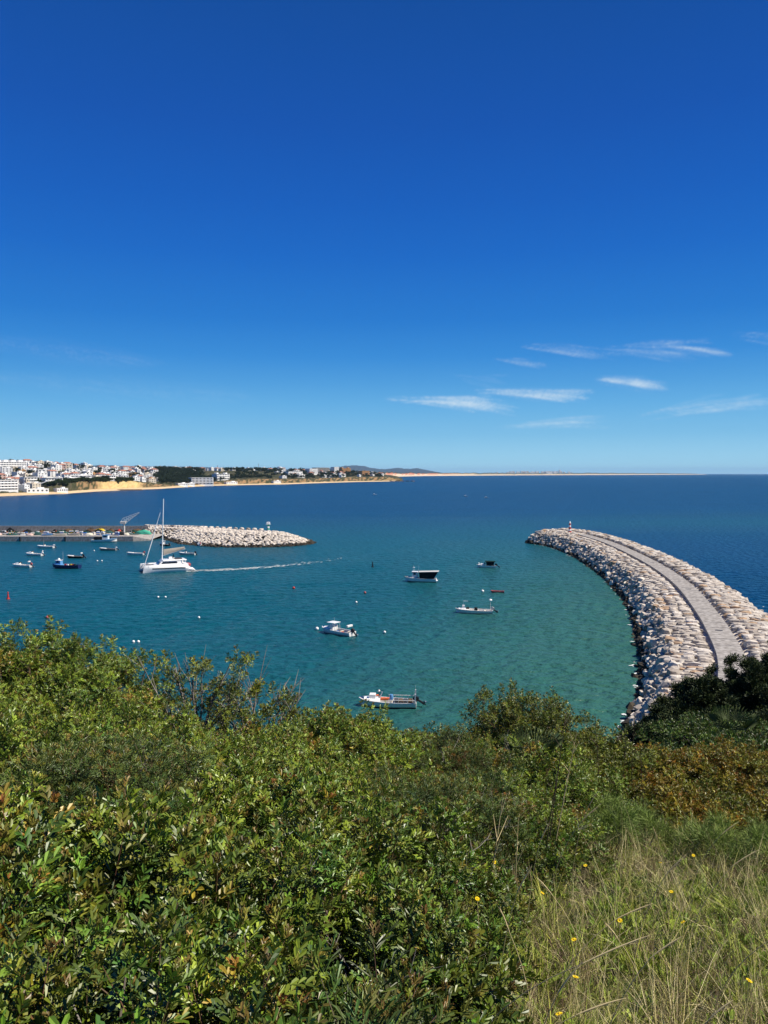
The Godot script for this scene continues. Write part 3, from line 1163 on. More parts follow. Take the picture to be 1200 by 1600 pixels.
func _vegetation() -> void:
	for k in 5:
		sprigs.append(make_sprig(300 + k))
		slim_sprigs.append(make_sprig(310 + k, true))
		plumes.append(make_plume(320 + k))
	for k in 3: feathers.append(make_feather(340 + k))
	for k in 9:
		var m: StandardMaterial3D = M.leaf.duplicate()
		m.albedo_color = Color(lerpf(0.84, 1.0, (k % 3) / 2.0), lerpf(0.88, 1.0, (k / 3) / 2.0), 0.9) * lerpf(0.85, 1.0, (k % 4) / 3.0)
		sprig_tones.append(m)
	rng.seed = 900
	# near mastic bushes, row by row down the slope: x, distance, crown height, half width
	var mastic := [
		[-1.35, 1.95, 25.72, 0.72], [-0.62, 1.85, 25.66, 0.70], [-0.2, 1.95, 25.5, 0.46],
		[-2.1, 3.0, 25.62, 0.85], [-1.25, 3.0, 25.52, 0.85], [-0.42, 2.95, 25.38, 0.8], [0.05, 3.0, 25.12, 0.46],
		[-2.9, 4.5, 25.42, 1.1], [-1.9, 4.4, 25.28, 1.1], [-0.85, 4.4, 25.08, 1.1], [0.05, 4.5, 24.85, 0.8],
		[-3.7, 6.2, 25.25, 1.25], [-2.4, 6.2, 24.98, 1.25], [-1.1, 6.2, 24.68, 1.2], [0.15, 6.2, 24.35, 1.15], [1.05, 6.4, 24.1, 0.9],
		[-5.0, 8.2, 25.44, 1.3], [-3.95, 8.0, 25.38, 1.0], [-3.1, 8.0, 25.2, 1.0], [-0.6, 8.0, 24.4, 1.2], [0.5, 8.2, 24.05, 1.1], [1.55, 8.4, 23.9, 1.1],
		[0.7, 10.2, 23.3, 1.2], [2.0, 10.6, 23.95, 1.15], [2.95, 11.0, 23.2, 1.0], [1.2, 12.4, 22.6, 1.2]]
	var mi := []
	for b in mastic: mi.append(add_lump(b[0], b[1], b[2], b[3]))
	# a leggy, half bare bush on the brow
	var leggy := [add_lump(-2.05, 8.2, 25.05, 0.85), add_lump(-1.45, 8.6, 24.72, 0.7)]
	var rust := []
	for b in [[3.4, 10.0, 22.95, 0.95], [4.3, 11.0, 22.85, 1.2], [5.4, 11.4, 22.85, 1.3], [4.5, 9.4, 22.75, 1.0], [5.4, 9.8, 22.55, 1.1], [6.4, 10.6, 22.5, 1.2]]:
		rust.append(add_lump(b[0], b[1], b[2], b[3]))
	var dark := []
	for b in [[5.8, 14.0, 21.5, 1.4], [7.3, 14.0, 21.5, 1.5], [8.8, 17.0, 20.6, 1.7], [10.6, 19.5, 20.2, 1.8], [7.6, 18.5, 19.8, 1.6], [9.8, 23.0, 18.6, 1.9], [12.0, 24.5, 18.8, 2.0]]:
		dark.append(add_lump(b[0], b[1], b[2], b[3]))
	var jun := []
	for b in [[13.3, 35.5, 15.8, 1.7], [15.4, 37.0, 16.9, 2.0], [18.6, 38.0, 17.6, 2.2], [21.2, 39.0, 18.3, 2.5], [14.4, 32.5, 15.9, 1.7], [17.4, 32.5, 16.6, 2.0], [12.3, 32.0, 15.0, 1.4], [19.8, 34.5, 17.2, 2.2]]:
		jun.append(add_lump(b[0], b[1], b[2], b[3]))
	var green := func(p: Vector3, d: Vector3) -> Color:
		var c := Color(0.85, 0.92, 0.90).lerp(Color(1.20, 1.12, 0.95), rng.randf()) * rd(0.8, 1.2)      # older and younger shoots
		if rng.randf() < 0.04: c = Color(1.5, 0.80, 0.85)
		return c
	var olive := func(p: Vector3, d: Vector3) -> Color:
		return Color(0.85, 0.80, 0.8).lerp(Color(1.15, 0.95, 0.8), rng.randf()) * rd(0.6, 1.05)
	var rusty := func(p: Vector3, d: Vector3) -> Color:
		var k := clampf(0.55 + 1.2 * nz.get_noise_3d(p.x * 0.7 + 9.0, p.y * 0.7, p.z * 0.7), 0, 1)
		return Color(0.9, 0.9, 0.8).lerp(Color(2.7, 1.15, 0.8), k * rd(0.2, 1.0)) * rd(0.6, 1.05)
	var deep := func(p: Vector3, d: Vector3) -> Color: return Color(0.6, 0.72, 0.8) * rd(0.6, 1.1)
	var plain := func(p: Vector3, d: Vector3) -> Color: return Color(0.85, 0.85, 0.85).lerp(Color(1.25, 1.15, 0.9), rng.randf())
	for k in mi.size():
		var b = mastic[k]
		var row := "beside the grassy clearing" if b[0] > 0.1 and b[1] < 7.0 else "on the brow above the water" if b[1] > 7.5 else "on the slope"
		var slim := k % 6 == 2
		shrub("olive_bush" if slim else "mastic_bush", ("darker bush with narrow leaves among the mastic bushes " if slim else "dense glossy green mastic bush with red shoot tips ") + row, "bush", ("narrow leaved bushes " if slim else "mastic bushes ") + row, mi[k], "slim" if slim else "sprig", 170.0 if b[1] < 4.0 else (190.0 if b[1] < 5.5 else 245.0), olive if b[1] > 9.9 else green, 300 if b[1] < 7.0 else 0, [0.88, 1.0, 1.12, 0.95, 1.2][k % 5] * (1.0 if b[1] < 4.0 else (0.86 if b[1] < 5.5 else 0.70)))
		if b[1] < 9.0: dead_twigs(get_child(get_child_count() - 1), lumps[mi[k]][1], 5)
	for k in leggy:
		var o := shrub("mastic_bush", "straggly half bare bush with grey twigs sticking out over the water", "bush", "straggly bushes on the brow", k, "sprig", 62.0, olive, 0, 0.75)
		for j in 26:
			var ra: Vector3 = lumps[k][1]
			var d := Vector3(rd(-1, 1), rd(0.15, 1.2), rd(-0.8, 0.8)).normalized()
			var e := d * ra * rd(0.85, 1.12)
			var g := G.new()
			var mid := e * 0.55 + Vector3(rd(-0.08, 0.08), 0.06, rd(-0.08, 0.08))
			g.tube([e * 0.1, mid, e], [0.014, 0.009, 0.0035], 4)
			for t in 7:
				var q := mid.lerp(e, rd(0.1, 1.0))
				g.tube([q, q + (d + Vector3(rd(-1, 1), rd(-0.2, 1), rd(-1, 1)) * 0.9).normalized() * rd(0.1, 0.3)], [0.005, 0.002], 3)
			put("twig", g, M.grey_bark, o)
	for k in rust:
		shrub("mastic_bush", "low mastic bush turned rust orange at the edge of the grass", "bush", "rust coloured bushes", k, "sprig", 170.0, rusty, 0, 0.8)
	for k in dark:
		shrub("slope_bush", "dark green bush on the steep slope above the breakwater root", "bush", "dark bushes on the slope", k, "sprig", 30.0, deep, 0, 1.9)
	for k in jun:
		var o := shrub("juniper", "dark dense juniper beside the root of the breakwater", "juniper", "junipers by the breakwater", k, "plume", 34.0, plain, 0, 0.95)
	_grass()

func on_ground(x: float, f: float) -> Vector3: return Vector3(x, ground(x, f), -f)

func _grass() -> void:
	rng.seed = 1200
	var t_green := [make_tuft(401, 12, 0.5, 0.30, 0.0065), make_tuft(402, 12, 0.85, 0.25, 0.0075)]
	var t_dry := [make_tuft(411, 9, 0.6, 0.48, 0.0034), make_tuft(412, 11, 1.1, 0.36, 0.0032)]
	var t_low := [make_tuft(421, 18, 0.9, 0.13, 0.018)]
	var gw := G.new()
	for k in 16:
		var a := rd(0, TAU)
		var d := Vector3(cos(a), rd(0.3, 1.6), sin(a)).normalized()
		gw.col = Color(1, 1, 1) * rd(0.7, 1.3)
		leaflet(gw, d * rd(0.0, 0.05), d, Vector3.UP + Vector3(rd(-0.4, 0.4), 0, rd(-0.4, 0.4)), rd(0.04, 0.085), rd(0.012, 0.022))
	var t_weed := gw.mesh()
	rng.seed = 1201
	var sets := [[t_green[0], [], []], [t_green[1], [], []], [t_dry[0], [], []], [t_dry[1], [], []], [t_low[0], [], []], [t_weed, [], []]]
	nz.frequency = 1.0
	for i in 12500:
		var f := 1.2 + 9.5 * pow(rng.randf(), 0.8)
		var x := rd(-0.2, 0.62) * f
		if f < 2.5: x = rd(0.1, 0.9) * f
		var edge := 0.14 if f < 2.7 else (0.36 if f < 3.6 else 0.6 + (f - 4.0) * 0.2)
		if x < edge - rd(0.0, 0.35): continue
		var p := on_ground(x, f)
		if lump_factor(p + Vector3(0, 0.2, 0), -1) < 0.8: continue
		var k := 1.3 * nz.get_noise_2d(x * 1.1 + 20.0, f * 1.1) + rd(-0.22, 0.22)
		var which: int
		var c: Color
		if k > 0.2:
			which = rng.randi() % 2
			c = Color(0.14, 0.23, 0.030).lerp(Color(0.42, 0.42, 0.07), rng.randf())
		elif k > -0.26:
			which = 2 + rng.randi() % 2
			c = Color(0.55, 0.46, 0.20).lerp(Color(0.80, 0.70, 0.42), rng.randf())
			if rng.randf() < 0.34: c = Color(0.17, 0.105, 0.07)
		else:
			which = [0, 1, 4, 3][rng.randi() % 4]
			c = Color(0.18, 0.24, 0.04).lerp(Color(0.46, 0.41, 0.14), rng.randf())
			if which == 4: c = Color(0.085, 0.16, 0.028)
		if rng.randf() < (0.4 if k > 0.25 else 0.12):
			which = 5
			c = Color(0.13, 0.22, 0.025).lerp(Color(0.28, 0.34, 0.05), rng.randf())
		var tall := 0.8 + 0.7 * nz.get_noise_2d(x * 2.1 + 70.0, f * 2.1)
		var bs := Basis(Vector3(rd(-1, 1), 0, rd(-1, 1)).normalized(), rd(0.0, 0.55)) * Basis(Vector3.UP, rd(0, TAU)).scaled(Vector3.ONE * rd(0.65, 1.25) * clampf(tall, 0.45, 1.4))
		sets[which][1].append(Transform3D(bs, p))
		sets[which][2].append(c * rd(0.85, 1.35))
	var gn := ["grass", "grass", "dry_grass", "dry_grass", "clover", "weeds"]
	for k in 6:
		var o := scatter(gn[k], sets[k][0], M.blade, sets[k][1], sets[k][2])
		tag(o, ["tall green grass growing in the clearing beside the bushes", "arching green grass spread over the clearing", "straw coloured dry grass mixed into the clearing", "bent dry grass stems tangled over the clearing", "low green ground leaves under the grass of the clearing", "leafy green weeds growing among the dry grass"][k], "grass")
	# feathery fennel mounds behind the clearing
	var soft := func(p: Vector3, d: Vector3) -> Color: return Color(0.8, 0.85, 0.8).lerp(Color(1.3, 1.2, 1.0), rng.randf())
	for b in [[2.25, 7.7, 23.65, 0.38], [2.7, 7.9, 23.45, 0.34], [3.3, 7.4, 23.0, 0.42], [3.9, 7.3, 22.95, 0.45]]:
		var k := add_lump(b[0], b[1], b[2], b[3])
		shrub("fennel_plant", "soft feathery bright green fennel mound behind the dry grass", "plant", "fennel mounds", k, "feather", 110.0, soft, 0, 0.9)
	# silvery low plants at the foot of the clearing
	for b in [[0.36, 1.72, 0.16], [0.52, 1.80, 0.18], [0.44, 1.95, 0.15]]:
		var o := thing("silver_plant", "low silvery grey plant with narrow leaves at the edge of the clearing", "plant", on_ground(b[0], b[1]), 0, "silvery plants")
		var w := []
		var tn := []
		for j in 60:
			var q: Vector3 = Vector3(rd(-1, 1), 0, rd(-1, 1)) * b[2]
			w.append(Transform3D(Basis(Vector3.UP, rd(0, TAU)).scaled(Vector3.ONE * rd(0.5, 0.8)), q + Vector3(0, ground(b[0] + q.x, b[1] - q.z) - o.position.y + 0.06, 0)))
			tn.append(Color(0.40, 0.45, 0.37) * rd(0.7, 1.2))
		scatter("foliage", t_green[0], M.blade, w, tn, o)
	# tall dead flower stalks
	for b in [[1.28, 6.0, 1.35, 0.12, 2], [1.33, 6.1, 1.2, 0.20, 0], [1.24, 5.9, 1.05, 0.14, 2], [2.45, 8.6, 1.35, -0.04, 1], [2.75, 8.8, 1.3, 0.03, 1], [3.05, 8.7, 1.1, -0.08, 1], [0.62, 4.6, 0.85, 0.14, 0], [0.8, 4.7, 0.8, 0.03, 0], [3.35, 10.2, 1.75, 0.03, 1]]:
		var o := thing("dead_stalk", "tall thin dead flower stalk rising above the bushes by the clearing", "stalk", on_ground(b[0], b[1]), 0, "dead flower stalks")
		var g := G.new()
		var e := Vector3(b[3] * b[2], b[2], rd(-0.1, 0.1))
		g.tube([Vector3(0, -0.05, 0), e * 0.5 + Vector3(rd(-0.03, 0.03), 0, 0), e], [0.0055, 0.004, 0.0016], 5)
		put("stem", g, M.dead_stalk if b[4] != 0 else M.straw, o)
		for j in 5:
			var gb := G.new()
			var q := e * rd(0.5, 0.97)
			gb.tube([q, q + Vector3(rd(-1, 1), rd(0.6, 1.6), rd(-1, 1)).normalized() * rd(0.06, 0.2)], [0.003, 0.0012], 4)
			put("side_twig", gb, M.dead_stalk if b[4] != 0 else M.straw, o)
	# oat-like grasses near the lens: bent stems with a pale feathered ear
	for b in [[0.50, 1.75, 0.62, 0.36, 0.25, 1], [0.20, 1.95, 0.62, 0.24, 0.15, 1], [0.36, 2.6, 0.5, 0.30, 0.1, 0], [0.26, 2.7, 0.75, 0.42, 0.3, 0], [0.95, 2.5, 0.55, 0.12, 0.1, 0], [1.15, 3.2, 0.6, -0.16, 0.1, 0], [0.75, 3.4, 0.6, 0.3, 0.0, 0], [1.5, 3.4, 0.55, 0.25, 0.1, 0], [0.72, 1.9, 0.28, -0.04, 0.0, 0], [0.45, 2.4, 0.7, 0.1, 0.1, 0], [0.6, 2.9, 0.75, -0.12, 0.1, 0], [0.8, 2.8, 0.65, 0.2, 0.0, 0], [0.5, 3.3, 0.8, 0.08, 0.1, 0], [1.0, 3.6, 0.7, -0.2, 0.1, 0], [1.3, 3.9, 0.75, 0.15, 0.1, 0], [1.7, 4.2, 0.7, 0.25, 0.0, 0], [0.8, 4.2, 0.8, 0.06, 0.1, 0], [1.1, 5.0, 0.8, 0.2, 0.1, 0], [1.9, 5.0, 0.7, -0.1, 0.1, 0], [0.3, 2.2, 0.55, 0.05, 0.1, 0], [1.2, 2.6, 0.5, 0.18, 0.1, 0], [1.4, 5.6, 0.85, 0.1, 0.1, 0], [2.2, 5.4, 0.7, 0.2, 0.1, 0]]:
		var o := thing("wild_oat", "single pale dry grass stem with a bent feathery ear", "grass stem", on_ground(b[0], b[1]), 0, "oat grass stems")
		var h: float = b[2]
		var stem := []
		var ear := []
		for j in 9:
			var t := j / 8.0
			stem.append(Vector3(b[3] * t * t, h * (t - 0.12 * t * t), b[4] * t * t * 0.5))
		for j in 6:
			ear.append(stem[-1] + Vector3(b[3] * 0.5 * j / 5.0 + 0.02 * j / 5.0, h * 0.16 * j / 5.0 - 0.02 * j * j / 25.0, 0))
		var g := G.new()
		g.tube(stem, [0.0024, 0.0023, 0.0022, 0.0021, 0.002, 0.0019, 0.0018, 0.0016, 0.0014], 5)
		put("stem", g, M.dead_stalk if b[5] == 1 else M.straw, o)
		var ge := G.new()
		ge.tube(ear, [0.0018, 0.0026, 0.003, 0.0026, 0.002, 0.0008], 5)
		for j in 26:
			var q: Vector3 = ear[0].lerp(ear[-1], rng.randf())
			var d: Vector3 = ((ear[-1] - ear[0]).normalized() + Vector3(rd(-1, 1), rd(-1, 1), rd(-1, 1)) * 0.35).normalized()
			blade(ge, q, d, rd(0.012, 0.03), 0.0022, 0.1)
		put("ear", ge, M.straw, o)
		if b[5] == 1:
			var gl := G.new()
			blade(gl, stem[4], (stem[5] - stem[4]).normalized() + Vector3(0.5, 0.2, 0), 0.3, 0.007, 0.5)
			put("leaf", gl, M.straw, o)
	# yellow flowers
	for b in [[0.47, 2.15], [0.70, 2.05], [0.95, 2.1], [1.02, 2.35], [0.86, 2.5], [0.33, 2.3], [0.18, 2.35], [0.80, 3.2], [1.2, 3.8], [0.95, 4.4], [0.7, 4.9], [1.75, 4.6], [2.3, 5.6], [1.4, 2.9], [1.25, 2.55], [1.05, 2.2], [0.60, 2.6], [1.15, 2.0], [0.9, 3.6], [1.6, 4.0], [0.5, 3.9], [1.9, 5.2], [1.3, 4.9], [1.0, 1.9]]:
		var h := rd(0.30, 0.44)
		var o := thing("yellow_flower", "small bright yellow daisy flower on a thin stem in the grass", "flower", on_ground(b[0], b[1]), rd(0, TAU), "yellow daisies in the clearing")
		var g := G.new()
		g.tube([Vector3(0, -0.03, 0), Vector3(0.01, h * 0.5, 0), Vector3(0.02, h, 0.01)], [0.0018, 0.0015, 0.0012], 4)
		put("stem", g, M.straw, o)
		var tilt := Basis(Vector3(rd(-1, 1), 0, rd(-1, 1)).normalized(), rd(0.1, 0.6))
		for j in 9:
			var gp := G.new()
			var a := TAU * j / 9.0
			var d := tilt * Vector3(cos(a), 0.15, sin(a))
			leaflet(gp, Vector3(0.02, h, 0.01), d.normalized(), tilt * Vector3.UP, 0.014, 0.007)
			put("petal", gp, M.flower, o)
		var gc := G.new()
		gc.ball(Vector3(0.02, h + 0.002, 0.01), Vector3(0.004, 0.004, 0.004), 6, 4)
		put("flower_centre", gc, M.yellow, o)
	# dwarf fan palms
	for b in [[1.75, 8.9, 0.6], [9.2, 20.0, 1.0], [0.95, 9.0, 0.45]]:
		var o := thing("fan_palm", ["dwarf fan palm half hidden behind the olive green bush", "dwarf fan palm growing below the junipers", "small fan palm between the bushes on the brow"][counts.get("fan_palm", 0)], "palm", Vector3(b[0], ground(b[0], b[1]) + 0.5, -b[1]))
		for j in 9:
			var a := TAU * j / 9.0 + rd(-0.2, 0.2)
			var d := Vector3(cos(a) * 0.7, rd(0.7, 1.1), sin(a) * 0.7).normalized()
			var g := G.new()
			var q: Vector3 = d * b[2] * 0.6
			g.col = Color(0.09, 0.12, 0.04)
			g.tube([Vector3(0, -0.3, 0), q], [0.012, 0.007], 4)
			var side := d.cross(Vector3.UP).normalized()
			var u := side.cross(d)
			for s in 13:
				var w := lerpf(-1.35, 1.35, s / 12.0)
				g.col = Color(0.085, 0.115, 0.042) * rd(0.8, 1.25)
				var dd := (d * cos(w) + side * sin(w) + u * 0.1).normalized()
				leaflet(g, q, dd, u, b[2] * 0.45, 0.035 * b[2])
			put("frond", g, M.blade, o)

# ------------------------------------------------------------------ boats (bow towards +x, waterline at y = 0)
func hull_rings(L: float, B: float, hb: float, hs: float, inset: float, drop: float) -> Array:
	var rings := []
	for i in 15:
		var t := i / 14.0
		var b := B * 0.5 * (0.86 + 0.14 * smoothstep(0.0, 0.35, t))
		if t > 0.5: b *= sqrt(maxf(1.0 - pow((t - 0.5) / 0.5, 2.6), 0.0)) * 0.985 + 0.015
		b = maxf(b - inset, 0.01)
		var h := lerpf(hs, hb, t * t) - drop
		var x := lerpf(-L * 0.5, L * 0.5 - inset * 1.6, t)
		var rake := 0.16 * L * pow(t, 3.0)
		var ring := PackedVector3Array()
		for p in [[-1.0, 1.0], [-0.93, 0.45], [-0.8, 0.0], [0.0, -0.3], [0.8, 0.0], [0.93, 0.45], [1.0, 1.0]]:
			var y: float = h * p[1] if p[1] > 0.0 else p[1] * 0.7
			ring.append(Vector3(x - rake * (1.0 - clampf(y / maxf(h, 0.1), 0, 1)) * 0.7, y, b * p[0]))
		rings.append(ring)
	return rings

func add_hull(root: Node3D, L: float, B: float, hb: float, hs: float, m: Material, rail: Material, floor_m: Material, boot: Material = null) -> void:
	var rings := hull_rings(L, B, hb, hs, 0.0, 0.0)
	var g := G.new()
	g.loft(rings, false, false)
	g.face([rings[0][0], rings[0][1], rings[0][2], rings[0][3], rings[0][4], rings[0][5], rings[0][6]], Vector3(0, 0.2, 0))
	var hull := put("hull", g, m, root)
	if boot:
		var gb := G.new()
		for sd in [[1, 2], [4, 5]]:
			for i in 14:
				var o := Vector3(0, 0, -0.012 if sd[0] == 1 else 0.012)
				var lo: int = 2 if sd[0] == 1 else 4
				var hi: int = 1 if sd[0] == 1 else 5
				gb.face([rings[i][lo] + o, rings[i + 1][lo] + o, rings[i + 1][lo].lerp(rings[i + 1][hi], 0.35) + o, rings[i][lo].lerp(rings[i][hi], 0.35) + o], Vector3(0, 0.1, 0))
		put("boot_stripe", gb, boot, hull)
	# gunwale, inner sides and sole
	var inn := hull_rings(L, B, hb, hs, 0.13, 0.0)
	var gr := G.new()
	var gi := G.new()
	var gf := G.new()
	for i in 14:
		for e in [0, 6]:
			gr.face([rings[i][e], rings[i + 1][e], inn[i + 1][e], inn[i][e]], Vector3(0, -5, 0))
			var sole: float = hs * 0.32
			var a: Vector3 = inn[i][e]
			var b: Vector3 = inn[i + 1][e]
			var a2 := Vector3(a.x, minf(sole, a.y), a.z * 0.94)
			var b2 := Vector3(b.x, minf(sole, b.y), b.z * 0.94)
			gi.face([a, b, b2, a2], Vector3(a.x, a.y, a.z * 3.0))
		var sole2: float = hs * 0.32
		gf.face([Vector3(inn[i][0].x, sole2, inn[i][0].z * 0.94), Vector3(inn[i + 1][0].x, sole2, inn[i + 1][0].z * 0.94), Vector3(inn[i + 1][6].x, sole2, inn[i + 1][6].z * 0.94), Vector3(inn[i][6].x, sole2, inn[i][6].z * 0.94)], Vector3(0, -5, 0))
	gr.box(Vector3(-L * 0.5 + 0.06, hs - 0.01, 0), Vector3(0.1, 0.1, B * 0.84))
	put("gunwale", gr, rail, root)
	put("inner_side", gi, m, root)
	put("cockpit_floor", gf, floor_m, root)

func add_foredeck(root: Node3D, L: float, B: float, hb: float, hs: float, from: float, m: Material) -> void:
	var r := hull_rings(L, B, hb, hs, 0.10, -0.02)
	var g := G.new()
	for i in range(int(from * 14.0), 14):
		var c0: Vector3 = (r[i][0] + r[i][6]) * 0.5 + Vector3(0, 0.08, 0)
		var c1: Vector3 = (r[i + 1][0] + r[i + 1][6]) * 0.5 + Vector3(0, 0.08, 0)
		g.face([r[i][0], r[i + 1][0], c1, c0], Vector3(0, -9, 0))
		g.face([r[i][6], r[i + 1][6], c1, c0], Vector3(0, -9, 0))
	var i0 := int(from * 14.0)
	g.face([r[i0][0], (r[i0][0] + r[i0][6]) * 0.5 + Vector3(0, 0.08, 0), r[i0][6], r[i0][6] - Vector3(0, 0.5, 0), r[i0][0] - Vector3(0, 0.5, 0)], Vector3(9, 0, 0))
	put("foredeck", g, m, root)

func add_outboard(root: Node3D, x: float, h: float, tilt: float, cowl: Material, z := 0.0) -> void:
	var o := Node3D.new()
	o.name = "outboard_motor"
	root.add_child(o, true)
	o.position = Vector3(x, h, z)
	o.rotation.z = -tilt
	var g := G.new()
	g.frustum(Vector3(-0.22, 0.05, 0), Vector2(0.62, 0.40), Vector2(0.44, 0.30), 0.5, Vector2(-0.02, 0))
	g.frustum(Vector3(-0.22, -0.06, 0), Vector2(0.46, 0.3), Vector2(0.62, 0.40), 0.11)
	put("cowl", g, cowl, o)
	var gl := G.new()
	gl.box(Vector3(-0.2, -0.42, 0), Vector3(0.24, 0.75, 0.13))
	gl.box(Vector3(-0.24, -0.72, 0), Vector3(0.46, 0.03, 0.22))
	gl.ball(Vector3(-0.24, -0.86, 0), Vector3(0.26, 0.08, 0.08), 8, 5)
	gl.box(Vector3(-0.18, -1.0, 0), Vector3(0.16, 0.22, 0.03))
	put("leg", gl, M.dark_grey, o)
	var gp := G.new()
	for k in 3:
		gp.box(Vector3(-0.5, -0.86, 0) + Basis(Vector3.RIGHT, TAU * k / 3.0) * Vector3(0, 0.1, 0), Vector3(0.03, 0.2, 0.1), Basis(Vector3.RIGHT, TAU * k / 3.0) * Basis(Vector3.UP, 0.5))
	put("propeller", gp, M.steel, o)

func pole(root: Node3D, called: String, a: Vector3, b: Vector3, r: float, m: Material) -> void:
	var g := G.new()
	g.tube([a, b], [r, r * 0.8], 6)
	put(called, g, m, root)

func bx(root: Node, called: String, at: Vector3, s: Vector3, m: Material, turn := 0.0) -> MeshInstance3D:
	var g := G.new()
	var c := minf(minf(s.x, s.z), s.y) * 0.12      # softened top edge
	g.frustum(Vector3(0, -s.y * 0.5, 0), Vector2(s.x, s.z), Vector2(s.x, s.z), s.y - c)
	g.frustum(Vector3(0, s.y * 0.5 - c, 0), Vector2(s.x, s.z), Vector2(s.x - 2.0 * c, s.z - 2.0 * c), c)
	return put(called, g, m, root, at, Basis(Vector3.UP, turn))

func windscreen(root: Node3D, x: float, y: float, w: float, h: float) -> void:
	var g := G.new()
	g.quad(Vector3(x, y, -w * 0.5), Vector3(x, y, w * 0.5), Vector3(x - h * 0.5, y + h, w * 0.42), Vector3(x - h * 0.5, y + h, -w * 0.42))
	for s in [-1.0, 1.0]:
		g.face([Vector3(x, y, s * w * 0.5), Vector3(x - 0.5, y, s * w * 0.5), Vector3(x - h * 0.5 - 0.25, y + h * 0.9, s * w * 0.44), Vector3(x - h * 0.5, y + h, s * w * 0.42)], Vector3(x, y, 0))
	put("windscreen", g, M.dark_glass, root)

func ring(root: Node3D, called: String, at: Vector3, r: float, w: float, m: Material, bs := Basis()) -> void:
	var g := G.new()
	var p := []
	var q := []
	for k in 17:
		var a := TAU * k / 16.0
		p.append(at + bs * Vector3(cos(a) * r, sin(a) * r, 0))
		q.append(w)
	g.tube(p, q, 6)
	put(called, g, m, root)

func boat_at(called: String, label: String, x: float, z: float, heading: float, group := "") -> Node3D:
	return thing(called, label, "boat", Vector3(x, 0, z), deg_to_rad(heading), group)

# a small open launch; options pick what stands in it
func launch(label: String, x: float, z: float, heading: float, L: float, o: Dictionary) -> Node3D:
	var t := boat_at("motor_boat", label, x, z, heading)
	var B := L * 0.34
	var hm: Material = o.get("hull", M.white_paint)
	add_hull(t, L, B, 0.95, 0.62, hm, o.get("rail", M.gel_white), o.get("floor", M.dirty_white), o.get("boot"))
	add_foredeck(t, L, B, 0.95, 0.62, 0.66, o.get("deck", M.gel_white))
	if o.get("cabin", 0) == 1:      # small wheelhouse with an open back
		bx(t, "wheelhouse", Vector3(L * 0.15, 1.0, 0), Vector3(L * 0.17, 0.85, B * 0.62), M.white_paint)
		windscreen(t, L * 0.15 + L * 0.09, 1.0, B * 0.56, 0.4)
		bx(t, "roof", Vector3(L * 0.12, 1.86, 0), Vector3(L * 0.26, 0.07, B * 0.74), M.gel_white)
		for s in [-1.0, 1.0]: pole(t, "roof_post", Vector3(L * 0.0, 0.6, s * B * 0.32), Vector3(L * 0.01, 1.84, s * B * 0.32), 0.025, M.white_paint)
	elif o.get("cabin", 0) == 2:    # console
		bx(t, "console", Vector3(L * 0.06, 0.72, 0), Vector3(0.5, 0.85, 0.7), M.gel_white)
		windscreen(t, L * 0.06 + 0.2, 1.12, 0.62, 0.3)
	elif o.get("cabin", 0) == 3:    # cuddy
		bx(t, "cuddy", Vector3(L * 0.20, 0.98, 0), Vector3(L * 0.2, 0.42, B * 0.55), M.gel_white)
		windscreen(t, L * 0.13, 1.15, B * 0.5, 0.32)
	if o.get("arch", 0):
		var ax: float = -L * 0.40
		for s in [-1.0, 1.0]: pole(t, "arch_post", Vector3(ax, 0.5, s * B * 0.36), Vector3(ax, 1.75, s * B * 0.34), 0.028, M.steel)
		bx(t, "hauler_drum", Vector3(ax, 1.62, 0), Vector3(0.35, 0.3, B * 0.6), M.white_paint)
	for k in int(o.get("crates", 0)):
		bx(t, "fish_crate", Vector3(-L * 0.02 - k * 0.55, 0.36, rd(-0.25, 0.25)), Vector3(0.5, 0.3, 0.38), [M.blue, M.dark_grey, M.orange, M.net_green][k % 4], rd(-0.3, 0.3))
	for s in 2:
		bx(t, "thwart", Vector3(-L * (0.1 + 0.2 * s), 0.46, 0), Vector3(0.3, 0.06, B * 0.78), o.get("seat", M.cream))
	add_outboard(t, -L * 0.5 - 0.05, 0.62, o.get("tilt", 0.9), o.get("cowl", M.black), 0.0)
	if o.get("mast", 0.0): pole(t, "mast", Vector3(L * 0.1, 0.8, 0), Vector3(L * 0.1, o.mast, 0.05), 0.025, M.white_paint)
	if o.get("fenders", 0):
		for k in int(o.fenders):
			var g := G.new()
			g.ball(Vector3(L * (0.2 - 0.28 * k), 0.35, B * 0.5 + 0.08), Vector3(0.12, 0.2, 0.12), 8, 6)
			put("fender", g, [M.gel_white, M.pink_red, M.orange][k % 3], t)
	return t

